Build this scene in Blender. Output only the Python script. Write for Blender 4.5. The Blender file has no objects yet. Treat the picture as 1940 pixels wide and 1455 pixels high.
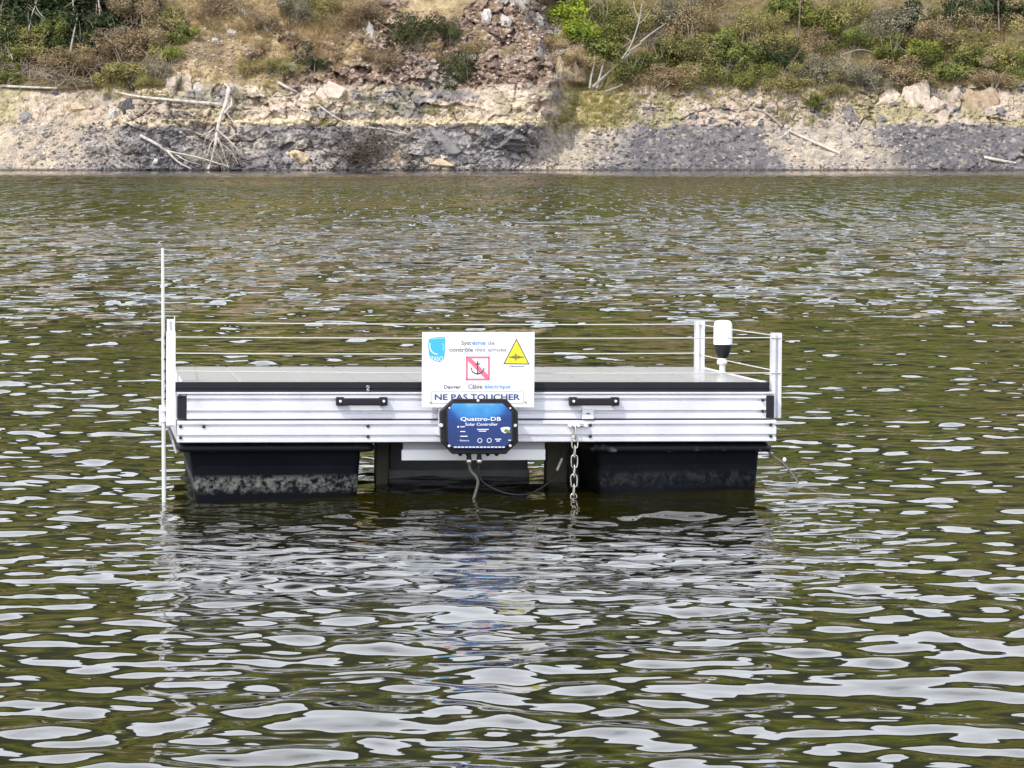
import bpy, bmesh, math, random
import numpy as np
from mathutils import Vector, Matrix

# ------------------------------------------------------------------ camera, sky, sun, exposure
sc = bpy.context.scene
COL = sc.collection
H, FPX, CX, CY, VH = 0.975, 6150.0, 970.0, 727.5, 272.0      # eye height, focal length and horizon of the photograph
PITCH = math.atan((CY - VH) / FPX)
cam = bpy.data.objects.new('camera', bpy.data.cameras.new('camera'))
COL.objects.link(cam)
cam.location = (0, 0, H)
cam.rotation_euler = (math.pi / 2 - PITCH, 0, 0)
cam.data.sensor_width = 36.0
cam.data.lens = 36.0 * FPX / 1940.0
cam.data.clip_start, cam.data.clip_end = 0.1, 2000.0
sc.camera = cam

SUN = Vector((-0.44, -0.54, 0.86)).normalized()             # direction towards the sun
world = bpy.data.worlds.new('World')
sc.world = world
world.use_nodes = True
wn, wl = world.node_tree.nodes, world.node_tree.links
wn.clear()


def nd(nodes, t, **kw):
    n = nodes.new(t)
    for k, v in kw.items():
        setattr(n, k, v)
    return n


sky = nd(wn, 'ShaderNodeTexSky', sky_type='NISHITA', sun_disc=False)
sky.sun_elevation = math.asin(SUN.z)
sky.sun_rotation = math.atan2(SUN.x, SUN.y)
sky.air_density, sky.dust_density, sky.ozone_density = 1.0, 1.5, 1.0
tc = nd(wn, 'ShaderNodeTexCoord')
sep = nd(wn, 'ShaderNodeSeparateXYZ')
wl.new(tc.outputs['Generated'], sep.inputs[0])
mpg = nd(wn, 'ShaderNodeMapping')
mpg.inputs['Scale'].default_value = (1, 1, 2.6)
wl.new(tc.outputs['Generated'], mpg.inputs['Vector'])
cn = nd(wn, 'ShaderNodeTexNoise')
cn.inputs['Scale'].default_value = 2.6
cn.inputs['Detail'].default_value = 8
cn.inputs['Roughness'].default_value = 0.55
wl.new(mpg.outputs[0], cn.inputs['Vector'])
# cloud cover: thick towards the horizon, broken overhead
m1 = nd(wn, 'ShaderNodeMath', operation='MULTIPLY_ADD')
m1.inputs[1].default_value, m1.inputs[2].default_value = -0.80, 0.635
wl.new(sep.outputs['Z'], m1.inputs[0])
m2 = nd(wn, 'ShaderNodeMath', operation='ADD')
wl.new(m1.outputs[0], m2.inputs[0])
wl.new(cn.outputs['Fac'], m2.inputs[1])
mr = nd(wn, 'ShaderNodeMapRange')
mr.inputs['From Min'].default_value, mr.inputs['From Max'].default_value = 0.52, 0.74
wl.new(m2.outputs[0], mr.inputs['Value'])
cmix = nd(wn, 'ShaderNodeMixRGB')
CLOUD = 28.0
cmix.inputs[2].default_value = (CLOUD * 0.94, CLOUD * 0.985, CLOUD * 1.08, 1)
wl.new(mr.outputs[0], cmix.inputs[0])
wl.new(sky.outputs[0], cmix.inputs[1])
bg = nd(wn, 'ShaderNodeBackground')
bg.inputs['Strength'].default_value = 0.10
wl.new(cmix.outputs[0], bg.inputs['Color'])
wo = nd(wn, 'ShaderNodeOutputWorld')
wl.new(bg.outputs[0], wo.inputs['Surface'])

sl = bpy.data.lights.new('sun', 'SUN')
sl.energy, sl.angle, sl.color = 5.0, math.radians(0.5), (1.0, 0.955, 0.88)
so = bpy.data.objects.new('sun', sl)
COL.objects.link(so)
so.rotation_euler = SUN.to_track_quat('Z', 'Y').to_euler()

sc.view_settings.view_transform = 'Standard'
sc.view_settings.look = 'None'
sc.view_settings.exposure = -0.28
sc.view_settings.gamma = 1.0
sc.view_settings.use_curve_mapping = False
sc.render.engine = 'CYCLES'
sc.cycles.max_bounces = 6
sc.cycles.use_denoising = True

rng = np.random.default_rng(11)
random.seed(5)

# ------------------------------------------------------------------ numpy noise
_T = np.random.default_rng(3).random((8, 256, 256))


def vn(x, y, s=0):
    xi, yi = np.floor(x).astype(int), np.floor(y).astype(int)
    fx, fy = x - xi, y - yi
    fx, fy = fx * fx * fx * (fx * (fx * 6 - 15) + 10), fy * fy * fy * (fy * (fy * 6 - 15) + 10)
    t = _T[s % 8]
    x0, x1, y0, y1 = xi & 255, (xi + 1) & 255, yi & 255, (yi + 1) & 255
    return ((t[x0, y0] * (1 - fx) + t[x1, y0] * fx) * (1 - fy) + (t[x0, y1] * (1 - fx) + t[x1, y1] * fx) * fy)


def fbm(x, y, s=0, o=5, g=0.5):
    a, t, n = 1.0, 0.0, 0.0
    for i in range(o):
        t = t + a * vn(x * 2 ** i + 17.3 * i, y * 2 ** i - 9.1 * i, s + i)
        n += a
        a *= g
    return t / n


def voro(x, y, s=0):
    """nearest and second nearest jittered cell: F1, F2, offset to the cell, two random numbers of the cell"""
    xi, yi = np.floor(x).astype(int), np.floor(y).astype(int)
    f1 = np.full(x.shape, 9.0)
    f2 = np.full(x.shape, 9.0)
    dx, dy, r1, r2 = (np.zeros(x.shape) for _ in range(4))
    A, B, C, D = _T[s % 8], _T[(s + 1) % 8], _T[(s + 2) % 8], _T[(s + 3) % 8]
    for i in (-1, 0, 1):
        for j in (-1, 0, 1):
            a, b = (xi + i) & 255, (yi + j) & 255
            px, py = x - (xi + i + A[a, b]), y - (yi + j + B[a, b])
            d = np.sqrt(px * px + py * py)
            near = d < f1
            f2 = np.where(near, f1, np.minimum(f2, d))
            dx, dy = np.where(near, px, dx), np.where(near, py, dy)
            r1, r2 = np.where(near, C[a, b], r1), np.where(near, D[a, b], r2)
            f1 = np.where(near, d, f1)
    return f1, f2, dx, dy, r1, r2


def ss(a, b, x):
    t = np.clip((x - a) / (b - a), 0, 1)          # a > b gives the falling step
    return t * t * (3 - 2 * t)


def win(a, b, c, d, x):
    return ss(a, b, x) * (1 - ss(c, d, x))


def facets(x, y, cell, s, tilt=1.5):
    x = x + cell * 0.55 * (fbm(x / cell * 1.3, y / cell * 1.3, s + 1, 4) - 0.5)
    y = y + cell * 0.55 * (fbm(x / cell * 1.3 + 31, y / cell * 1.3 + 7, s + 2, 4) - 0.5)
    f1, f2, dx, dy, r1, r2 = voro(x / cell, y / cell, s)
    q = np.sin(r1 * 91.7) * tilt
    w = np.sin(r2 * 57.3) * tilt
    return (r1 - 0.5) * 1.1 + dx * q + dy * w - 0.35 * (1 - ss(0.0, 0.06, f2 - f1)), r2, f2 - f1


# ------------------------------------------------------------------ materials
def mat(name, color, rough=0.6, metal=0.0, var=0.0, vscale=6.0, bump=0.0, bscale=30.0, coat=0.0, spec=0.5, objvar=0.0, trans=0.0, coord='Object', dirt=None):
    m = bpy.data.materials.new(name)
    m.use_nodes = True
    n, l = m.node_tree.nodes, m.node_tree.links
    p = n['Principled BSDF']
    p.inputs['Base Color'].default_value = (*color, 1)
    p.inputs['Roughness'].default_value = rough
    p.inputs['Metallic'].default_value = metal
    p.inputs['Specular IOR Level'].default_value = spec
    p.inputs['Coat Weight'].default_value = coat
    p.inputs['Coat Roughness'].default_value = 0.08
    c = n.new('ShaderNodeTexCoord')
    src = None
    if var or objvar or dirt:
        no = nd(n, 'ShaderNodeTexNoise')
        no.inputs['Scale'].default_value = vscale
        no.inputs['Detail'].default_value = 5
        l.new(c.outputs[coord], no.inputs['Vector'])
        hs = nd(n, 'ShaderNodeHueSaturation')
        hs.inputs['Color'].default_value = (*color, 1)
        r = nd(n, 'ShaderNodeMapRange')
        r.inputs['From Min'].default_value, r.inputs['From Max'].default_value = 0.3, 0.7
        r.inputs['To Min'].default_value, r.inputs['To Max'].default_value = 1 - var, 1 + var
        l.new(no.outputs['Fac'], r.inputs['Value'])
        val = r.outputs[0]
        if objvar:
            oi = nd(n, 'ShaderNodeObjectInfo')
            r2 = nd(n, 'ShaderNodeMapRange')
            r2.inputs['To Min'].default_value, r2.inputs['To Max'].default_value = 1 - objvar, 1 + objvar
            l.new(oi.outputs['Random'], r2.inputs['Value'])
            mm = nd(n, 'ShaderNodeMath', operation='MULTIPLY')
            l.new(val, mm.inputs[0])
            l.new(r2.outputs[0], mm.inputs[1])
            val = mm.outputs[0]
            r3 = nd(n, 'ShaderNodeMapRange')
            r3.inputs['To Min'].default_value, r3.inputs['To Max'].default_value = 0.5 - objvar * 0.035, 0.5 + objvar * 0.035
            ml = nd(n, 'ShaderNodeMath', operation='FRACT')
            mk = nd(n, 'ShaderNodeMath', operation='MULTIPLY')
            mk.inputs[1].default_value = 7.31
            l.new(oi.outputs['Random'], mk.inputs[0])
            l.new(mk.outputs[0], ml.inputs[0])
            l.new(ml.outputs[0], r3.inputs['Value'])
            l.new(r3.outputs[0], hs.inputs['Hue'])
        l.new(val, hs.inputs['Value'])
        src = hs.outputs[0]
        if dirt:
            dn = nd(n, 'ShaderNodeTexNoise')
            dn.inputs['Scale'].default_value = dirt[1]
            dn.inputs['Detail'].default_value = 7
            dn.inputs['Roughness'].default_value = 0.7
            l.new(c.outputs[coord], dn.inputs['Vector'])
            dr = nd(n, 'ShaderNodeMapRange')
            dr.inputs['From Min'].default_value, dr.inputs['From Max'].default_value = dirt[2], dirt[2] + 0.12
            dr.inputs['To Max'].default_value = dirt[3]
            l.new(dn.outputs['Fac'], dr.inputs['Value'])
            mx = nd(n, 'ShaderNodeMixRGB')
            mx.inputs[2].default_value = (*dirt[0], 1)
            l.new(dr.outputs[0], mx.inputs[0])
            l.new(src, mx.inputs[1])
            src = mx.outputs[0]
        l.new(src, p.inputs['Base Color'])
    if bump:
        bn = nd(n, 'ShaderNodeTexNoise')
        bn.inputs['Scale'].default_value = bscale
        bn.inputs['Detail'].default_value = 6
        l.new(c.outputs[coord], bn.inputs['Vector'])
        b = nd(n, 'ShaderNodeBump')
        b.inputs['Strength'].default_value = bump
        b.inputs['Distance'].default_value = 0.02
        l.new(bn.outputs['Fac'], b.inputs['Height'])
        l.new(b.outputs[0], p.inputs['Normal'])
    if trans:
        tr = nd(n, 'ShaderNodeBsdfTranslucent')
        tr.inputs['Color'].default_value = (*color, 1)
        if src is not None:
            l.new(src, tr.inputs['Color'])
        ms = nd(n, 'ShaderNodeMixShader')
        ms.inputs[0].default_value = trans
        l.new(p.outputs[0], ms.inputs[1])
        l.new(tr.outputs[0], ms.inputs[2])
        l.new(ms.outputs[0], n['Material Output'].inputs['Surface'])
    return m


M = {}
M['alu'] = mat('brushed aluminium', (0.69, 0.69, 0.73), 0.45, 0.35, var=0.10, vscale=7, bump=0.03, bscale=160, dirt=((0.40, 0.39, 0.37), 5, 0.60, 0.55))
M['alu_slot'] = mat('aluminium slot', (0.42, 0.42, 0.45), 0.6, 0.3)
M['white'] = mat('white plate', (0.80, 0.80, 0.80), 0.45, var=0.04, vscale=8)
M['sign'] = mat('white sign plate', (0.84, 0.83, 0.85), 0.4, var=0.02, vscale=10)
M['black'] = mat('black plastic', (0.012, 0.012, 0.015), 0.5, spec=0.3, var=0.25, vscale=20, bump=0.06, bscale=120)
M['frame'] = mat('black anodised frame', (0.011, 0.010, 0.016), 0.5, 0.0, spec=0.3, var=0.2, vscale=14, dirt=((0.2, 0.2, 0.22), 60, 0.72, 0.6))
M['tub'] = mat('black moulded polyethylene', (0.006, 0.007, 0.010), 0.45, spec=0.2, var=0.3, vscale=7, bump=0.05, bscale=40, dirt=((0.30, 0.30, 0.30), 22, 0.61, 0.6))
M['housing'] = mat('dark grey housing', (0.10, 0.10, 0.10), 0.55, var=0.2, vscale=10)
M['wetpost'] = mat('stained dark post', (0.065, 0.055, 0.025), 0.5, var=0.4, vscale=18)
M['steel'] = mat('galvanised steel', (0.50, 0.48, 0.43), 0.34, 0.85, var=0.15, vscale=60)
M['wire'] = mat('pale guard wire', (0.68, 0.68, 0.66), 0.35, 0.4)
M['rod'] = mat('pale grey rod', (0.62, 0.62, 0.60), 0.4, 0.2, var=0.08, vscale=12)
M['screw'] = mat('bright screw', (0.86, 0.86, 0.88), 0.25, 0.6)
M['bolt'] = mat('dark bolt', (0.02, 0.02, 0.025), 0.4, 0.3)
M['cell'] = mat('dust and glare solar cell', (0.355, 0.35, 0.34), 0.34, var=0.16, vscale=7, coat=0.25, spec=0.6, dirt=((0.42, 0.40, 0.37), 18, 0.60, 0.5))  # pale base holds dust, plus the low-angle glare painted into the colour
M['backsheet'] = mat('pale backsheet', (0.62, 0.61, 0.60), 0.45, var=0.1, vscale=9)
M['dome'] = mat('white lamp dome', (0.86, 0.86, 0.88), 0.25, spec=0.6)
M['rubber'] = mat('black cable rubber', (0.012, 0.012, 0.012), 0.5)
M['sheath'] = mat('grey cable sheath', (0.075, 0.075, 0.07), 0.6, var=0.3, vscale=90)
M['galv_dirty'] = mat('weathered rope', (0.10, 0.10, 0.10), 0.7)
for nm, c in dict(ink_dark=(0.05, 0.05, 0.07), ink_grey=(0.13, 0.13, 0.16), ink_faded=(0.30, 0.30, 0.36), ink_blue=(0.10, 0.28, 0.62),
                  ink_navy=(0.035, 0.06, 0.17), sign_red=(0.72, 0.16, 0.24), sign_yellow=(0.80, 0.72, 0.03), logo_blue=(0.05, 0.42, 0.80),
                  logo_pale=(0.30, 0.68, 0.90), ink_white=(0.80, 0.82, 0.88), leaf_green=(0.20, 0.45, 0.12), ink_line=(0.3, 0.3, 0.3)).items():
    M[nm] = mat('print ' + nm, c, 0.5)
M['bark'] = mat('pale bleached wood', (0.47, 0.43, 0.38), 0.8, var=0.35, vscale=7, bump=0.4, bscale=14)
M['twig'] = mat('grey dead twigs', (0.30, 0.25, 0.20), 0.85, var=0.3, vscale=4, objvar=0.25)
M['twig_dark'] = mat('dark brushwood', (0.14, 0.105, 0.085), 0.9, var=0.45, vscale=5)
M['trunk'] = mat('pale trunk bark', (0.30, 0.28, 0.25), 0.85, var=0.25, vscale=4)
LV = dict(green=(0.18, 0.20, 0.055), olive=(0.31, 0.275, 0.105), dark=(0.042, 0.062, 0.022), light=(0.22, 0.24, 0.055), brown=(0.31, 0.235, 0.135), bright=(0.25, 0.30, 0.035), straw=(0.40, 0.31, 0.165), broom=(0.085, 0.098, 0.034), grey=(0.27, 0.25, 0.17))
for k, c in LV.items():
    M['leaf_' + k] = mat(k + ' foliage', c, 0.65, var=0.55, vscale=2.6, objvar=0.22, trans=0.28, spec=0.25)
M['grass_dry'] = mat('dry straw grass', (0.40, 0.30, 0.155), 0.8, var=0.35, vscale=0.8, trans=0.25, spec=0.2)
M['grass_green'] = mat('yellow green grass', (0.33, 0.295, 0.105), 0.8, var=0.35, vscale=0.9, trans=0.25, spec=0.2)
for k, c in dict(grey=(0.190, 0.176, 0.174), dark=(0.105, 0.098, 0.102), cream=(0.43, 0.36, 0.295), tan=(0.40, 0.31, 0.21), red=(0.29, 0.205, 0.165), pale=(0.46, 0.43, 0.40)).items():
    M['stone_' + k] = mat(k + ' stone', c, 0.88, var=0.28, vscale=3.2, bump=0.5, bscale=9, objvar=0.25, spec=0.25)


# ------------------------------------------------------------------ mesh helpers
class MB:
    def __init__(self):
        self.v, self.f, self.s = [], [], []

    def add(self, vs, fs, smooth=False):
        o = len(self.v)
        self.v += [tuple(p) for p in vs]
        self.f += [tuple(i + o for i in f) for f in fs]
        self.s += [smooth] * len(fs)
        return self

    def box(self, x0, x1, y0, y1, z0, z1, mtx=None):
        vs = [Vector((x, y, z)) for z in (z0, z1) for y in (y0, y1) for x in (x0, x1)]
        if mtx:
            vs = [mtx @ v for v in vs]
        return self.add(vs, [(0, 2, 3, 1), (4, 5, 7, 6), (0, 1, 5, 4), (2, 6, 7, 3), (0, 4, 6, 2), (1, 3, 7, 5)])

    def tube(self, pts, r, n=8, cap=True):
        pts = [Vector(p) for p in pts]
        rs = r if isinstance(r, (list, tuple)) else [r] * len(pts)
        vs, up = [], None
        for i, p in enumerate(pts):
            t = (pts[min(i + 1, len(pts) - 1)] - pts[max(i - 1, 0)]).normalized()
            if up is None:
                up = t.orthogonal().normalized()
            up = (up - t * up.dot(t)).normalized()
            b = t.cross(up)
            vs += [p + (up * math.cos(k * 2 * math.pi / n) + b * math.sin(k * 2 * math.pi / n)) * rs[i] for k in range(n)]
        fs = [(i * n + k, i * n + (k + 1) % n, (i + 1) * n + (k + 1) % n, (i + 1) * n + k) for i in range(len(pts) - 1) for k in range(n)]
        self.add(vs, fs, True)
        if cap:
            self.add(vs[:n], [tuple(range(n))[::-1]])
            self.add(vs[-n:], [tuple(range(n))])
        return self

    def loop(self, pts, r, n=6):
        pts = [Vector(p) for p in pts]
        m = len(pts)
        nrm = (pts[1] - pts[0]).cross(pts[m // 3] - pts[0]).normalized()
        vs = []
        for i, p in enumerate(pts):
            t = (pts[(i + 1) % m] - pts[i - 1]).normalized()
            b = t.cross(nrm)
            vs += [p + (nrm * math.cos(k * 2 * math.pi / n) + b * math.sin(k * 2 * math.pi / n)) * r for k in range(n)]
        return self.add(vs, [(i * n + k, i * n + (k + 1) % n, ((i + 1) % m) * n + (k + 1) % n, ((i + 1) % m) * n + k) for i in range(m) for k in range(n)], True)

    def lathe(self, prof, c, axis='z', n=20, smooth=True):
        vs = []
        for r, h in prof:
            for k in range(n):
                a = 2 * math.pi * k / n
                q = (r * math.cos(a), r * math.sin(a), h) if axis == 'z' else (r * math.cos(a), h, r * math.sin(a))
                vs.append(Vector(c) + Vector(q))
        m = len(prof)
        fs = [(i * n + k, i * n + (k + 1) % n, (i + 1) * n + (k + 1) % n, (i + 1) * n + k) for i in range(m - 1) for k in range(n)]
        self.add(vs, fs, smooth)
        self.add(vs[:n], [tuple(range(n))[::-1]])
        return self.add(vs[-n:], [tuple(range(n))])

    def prism(self, poly, y0, y1):
        """polygon in x,z extruded along y"""
        n = len(poly)
        vs = [(x, y0, z) for x, z in poly] + [(x, y1, z) for x, z in poly]
        return self.add(vs, [tuple(range(n)), tuple(range(n, 2 * n))[::-1]] + [(i, n + i, n + (i + 1) % n, (i + 1) % n) for i in range(n)])

    def extr_x(self, poly, x0, x1):
        """polygon in y,z extruded along x"""
        n = len(poly)
        vs = [(x0, y, z) for y, z in poly] + [(x1, y, z) for y, z in poly]
        return self.add(vs, [tuple(range(n)), tuple(range(n, 2 * n))[::-1]] + [(i, n + i, n + (i + 1) % n, (i + 1) % n) for i in range(n)])

    def build(self, name, m, parent=None, bevel=0.0, seg=1):
        me = bpy.data.meshes.new(name)
        me.from_pydata(self.v, [], self.f)
        me.polygons.foreach_set('use_smooth', self.s)
        bm = bmesh.new()
        bm.from_mesh(me)
        bmesh.ops.recalc_face_normals(bm, faces=bm.faces)
        if bevel:
            bmesh.ops.bevel(bm, geom=list(bm.edges), offset=bevel, segments=seg, affect='EDGES', profile=0.5)
        bm.to_mesh(me)
        bm.free()
        me.materials.append(m)
        o = bpy.data.objects.new(name, me)
        COL.objects.link(o)
        o.parent = parent
        return o


def tag(o, label, cat=None, group=None, kind=None):
    o['label'] = label
    if cat:
        o['category'] = cat
    if group:
        o['group'] = group
    if kind:
        o['kind'] = kind
    return o


def empty(name, loc=(0, 0, 0), mtx=None):
    o = bpy.data.objects.new(name, None)
    o.empty_display_size = 0.1
    COL.objects.link(o)
    if mtx is not None:
        o.matrix_world = mtx
    else:
        o.location = loc
    return o


def copy_thing(root, mtx):
    r = root.copy()
    COL.objects.link(r)
    r.matrix_world = mtx
    for ch in list(root.children):
        c = ch.copy()
        COL.objects.link(c)
        c.parent = r
    return r


def grid_mesh(name, X, Y, Z, m):
    nr, ncol = X.shape
    me = bpy.data.meshes.new(name)
    me.vertices.add(nr * ncol)
    me.vertices.foreach_set('co', np.stack([X, Y, Z], -1).astype(np.float32).ravel())
    i = np.arange(nr * ncol).reshape(nr, ncol)
    q = np.stack([i[:-1, :-1], i[:-1, 1:], i[1:, 1:], i[1:, :-1]], -1).reshape(-1)
    nf = (nr - 1) * (ncol - 1)
    me.loops.add(nf * 4)
    me.loops.foreach_set('vertex_index', q.astype(np.int32))
    me.polygons.add(nf)
    me.polygons.foreach_set('loop_start', np.arange(0, nf * 4, 4, dtype=np.int32))
    me.polygons.foreach_set('loop_total', np.full(nf, 4, dtype=np.int32))
    me.polygons.foreach_set('use_smooth', np.ones(nf, dtype=bool))
    me.update(calc_edges=True)
    me.materials.append(m)
    o = bpy.data.objects.new(name, me)
    COL.objects.link(o)
    return o


_c, _s = math.cos(PITCH), math.sin(PITCH)


def ray(px, py):
    t = -(py - CY) / FPX
    return np.array([(px - CX) / FPX, _c + t * _s, -_s + t * _c])


# ------------------------------------------------------------------ the far bank: one terrain sheet, fine where the picture looks
YS = 117.6
xs = np.concatenate([-np.geomspace(150, 21.5, 42)[:-1], np.arange(-21.5, 21.5, 0.031), np.geomspace(21.5, 150, 42)])
zs = np.concatenate([np.linspace(-1.2, -0.12, 8)[:-1], np.arange(-0.12, 7.6, 0.030), np.linspace(7.6, 37, 70)[1:], np.linspace(37, 38, 4)[1:]])
TX, TZ = np.meshgrid(xs, zs)
U = 970 + FPX * TX / (YS + np.clip(TZ, 0, 8) * 0.9)          # photograph-like coordinates used to describe the bank
V = VH + FPX * (H - TZ) / (YS + np.clip(TZ, 0, 8) * 0.9)
wob = (fbm(TX * 0.35, TZ * 0.0 + 2.0, 4, 4) - 0.5)
wob2 = (fbm(TX * 1.3, TZ * 1.3, 2, 4) - 0.5) + 0.9 * (fbm(TX * 0.4, TZ * 0.7, 5, 3) - 0.5)
WC = win(150, 260, 990, 1075, U + 90 * wob2)                  # bedrock crag
k1 = 1.5 - 0.95 * WC
k2 = 1.35 - 0.5 * WC
BY = np.where(TZ < 0, TZ * 1.6, 0) + k1 * np.clip(TZ, 0, 1.6) + k2 * np.clip(TZ - 1.6, 0, 1.5) + 0.95 * np.clip(TZ - 3.1, 0, 4.5) + 1.08 * np.clip(TZ - 7.6, 0, 99)
BY += 2.4 * (fbm(TX * 0.09 + 5, TZ * 0.05, 1, 3) - 0.5) * ss(-0.2, 3, TZ) + 0.9 * (fbm(TX * 0.16 + 31, TZ * 0.0 + 0.5, 6, 3) - 0.5)
cl = 1 / (1 + np.exp((U - 1046 + 14 * wob2) / 3.0))
BY += -1.25 * cl * ss(860, 1010, U) * win(0.5, 1.75, 3.7, 4.6, TZ)                              # cliff end with its shaded right face
BY += -0.8 / (1 + np.exp((U - 1112) / 3.5)) * ss(1020, 1075, U) * win(3.0, 3.3, 4.6, 5.4, TZ)

# zone masks
top1 = 3.05 + 0.35 * wob + 0.28 * wob2 + 0.15 * win(1250, 1330, 1500, 1600, U)                   # where the bare rock ends and plants begin
bare = 1 - ss(-0.10, 0.12, TZ - top1)
low = 1 - ss(-0.06, 0.10, TZ - 1.60 - 0.12 * wob2)                                               # below the old waterline
sand_l = 1 - ss(120, 300, U + 160 * wob2 + (V - 260) * 0.8)
talus = win(985, 1070, 1115, 1190, U + 40 * wob2 + (V - 280) * 0.7)
sandy_r = win(1455, 1500, 1640, 1710, U + 120 * wob2)
scree = win(300, 350, 1085, 1120, U + 30 * wob2) * (1 - ss(5.2, 6.2, TZ + 1.2 * wob2 - 0.8 * win(640, 720, 1100, 1150, U) + 0.9 * win(540, 600, 640, 690, U))) * ss(0.43, 0.52, fbm(TX * 0.55 + 9, TZ * 0.6, 5, 4) + 0.17 * win(650, 740, 1090, 1120, U) + 0.06 * win(330, 350, 470, 500, U))
scree *= 1 - bare
dry = win(300, 360, 1090, 1130, U + 30 * wob2) * (1 - bare)
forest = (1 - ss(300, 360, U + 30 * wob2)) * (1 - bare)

fa, ca, ea = facets(TX + 0.3 * wob2, TZ * 1.25 + TX * 0.12, 1.25, 0)
fb, cb, eb = facets(TX + 0.2 * wob2, TZ * 1.2 + TX * 0.15, 0.46, 3)
fc, cc, ec = facets(TX, TZ * 1.1, 0.17, 5)
f1, f2, _, _, g1, g2 = voro(TX / 0.30, TZ / 0.24, 2)
p1, p2, _, _, h1, h2 = voro(TX / 0.13 + 40, TZ / 0.10, 6)
dome1 = np.sqrt(np.clip(1 - (f1 / (0.35 + 0.3 * g1)) ** 2, 0, 1))
dome2 = np.sqrt(np.clip(1 - (p1 / (0.38 + 0.25 * h1)) ** 2, 0, 1))
rough = fbm(TX * 3.2, TZ * 3.2, 3, 5, 0.6) - 0.5
crag = 0.17 * fa + 0.105 * fb + 0.05 * fc
pebb = (0.075 * dome1 * (g2 > 0.45) + 0.04 * dome2 * (h2 > 0.3)) * ss(0.35, 0.6, fbm(TX * 0.8, TZ * 0.9, 7, 4) + 0.12)
near = (np.abs(TX) < 21.6) & (TZ < 7.6)
low_rocky = low * (1 - sand_l * 0.7)
crk = ss(0.05, 0.0, ea) * 0.16 + ss(0.05, 0.0, eb) * 0.09
crk *= ss(0.42, 0.58, fbm(TX * 0.9 + 4, TZ * 0.9, 3, 3))
right = ss(1130, 1230, U + 60 * wob2) * (1 - low)
strat = (TZ + 0.30 * wob2 + 0.10 * TX * 0.05) / 0.36
strat = (strat - np.floor(strat)) * (0.35 + 1.0 * vn(np.floor(strat) * 3.7 + TX * 0.5, TX * 0.35, 5))
disp = bare * (1 - low * 0.6) * strat * 0.17 * (1 - sand_l) - bare * (WC + 0.8 * right) * crk + bare * (crag * (0.22 + 0.78 * WC + 1.0 * (1 - low) * ss(1150, 1250, U) + 0.25 * low * ss(1130, 1200, U)) * (0.55 + 0.45 * ss(0.4, 0.6, fbm(TX * 0.5, TZ * 0.8, 1, 3))) + pebb * (1 - 0.75 * WC) * 1.3 + 0.17 * rough)
disp += (1 - bare) * (0.16 * rough + scree * (0.26 * fb + 0.12 * fc + 0.8 * pebb) + 0.30 * (fbm(TX * 0.9, TZ * 0.9, 0, 3) - 0.5))
disp += 0.22 * win(-0.15, 0.1, 0.28, 0.4, bare - 0.0) * 0
# overhanging soil lip over the bare rock
disp += 0.30 * win(-0.02, 0.10, 0.25, 0.6, TZ - top1) * (forest + 0.5 * (U > 1200))
canopy, cid, _ = facets(TX, TZ * 1.2, 5.0, 4, 0.3)
f1c, _, _, _, gc, _ = voro(TX / 4.2, TZ / 3.2, 1)
disp = np.where(TZ > 7.6, (2.6 * np.sqrt(np.clip(1 - f1c ** 2, 0, 1)) + 0.7 * (fbm(TX * 0.8, TZ * 0.8, 2, 4) - 0.5)) * ss(7.6, 13, TZ), disp)
TY = YS + BY - disp
TY = np.where(np.abs(TX) > 60, TY - 0.0016 * (np.abs(TX) - 60) ** 2, TY)


def mixc(a, b, t):
    return a * (1 - t[..., None]) + np.array(b) * t[..., None]


C = np.zeros(TX.shape + (3,)) + np.array((0.19, 0.15, 0.085))                                   # plant litter and earth
n1 = fbm(TX * 0.7 + 3, TZ * 0.9, 6, 5)
n2 = fbm(TX * 2.2 + 3, TZ * 2.6, 0, 5)
C = mixc(C, (0.032, 0.027, 0.016), forest * (0.35 + 0.65 * ss(3.7, 4.3, TZ + 0.5 * wob2)))  # shade under the trees is put into this near-black earth colour
C = mixc(C, (0.17, 0.135, 0.07), ss(1090, 1140, U) * (1 - ss(0.5, 0.66, n1)) * (TZ < 7.6))
C = mixc(C, (0.41, 0.315, 0.185), dry * ss(0.36, 0.6, n1))
C = mixc(C, (0.29, 0.225, 0.12), dry * ss(0.55, 0.68, n2) * 0.7)
C = mixc(C, (0.25, 0.175, 0.135), scree * 0.95)
C = mixc(C, (0.40, 0.32, 0.26), scree * (h1 > 0.66) * 0.9)
C = mixc(C, (0.13, 0.085, 0.08), scree * (cb > 0.6) * 0.6)
C = mixc(C, (0.30, 0.285, 0.27), scree * ss(0.5, 0.62, n1) * win(760, 860, 1060, 1100, U) * 0.8)
cream = np.zeros(C.shape) + np.array((0.48, 0.39, 0.315))
cream = mixc(cream, (0.40, 0.335, 0.265), ss(0.45, 0.62, n2))
cream = mixc(cream, (0.185, 0.175, 0.185), ss(0.50, 0.58, fbm(TX * 0.45 + 11, TZ * 1.1, 3, 5) - 0.06 * (U < 170) - 0.05 * (TZ > 2.7)) * 0.85 * (0.3 + 0.7 * WC))
cream = mixc(cream, (0.37, 0.315, 0.12), win(1040, 1080, 1130, 1230, U + 40 * wob2) * 0.75)
cream = mixc(cream, (0.30, 0.27, 0.12), ss(0.56, 0.64, n1) * 0.6 * (1 - WC * 0.5))
cream = mixc(cream, (0.17, 0.165, 0.17), (g1 > 0.74) * (g2 > 0.45) * (dome1 > 0.1) * (1 - WC) * ss(1150, 1250, U))
dark = np.zeros(C.shape) + np.array((0.235, 0.218, 0.220))
dark = mixc(dark, (0.145, 0.136, 0.142), ss(0.50, 0.62, n2))
dark = mixc(dark, (0.34, 0.30, 0.27), ss(0.50, 0.62, n1) * (0.25 + 0.6 * WC))
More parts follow.
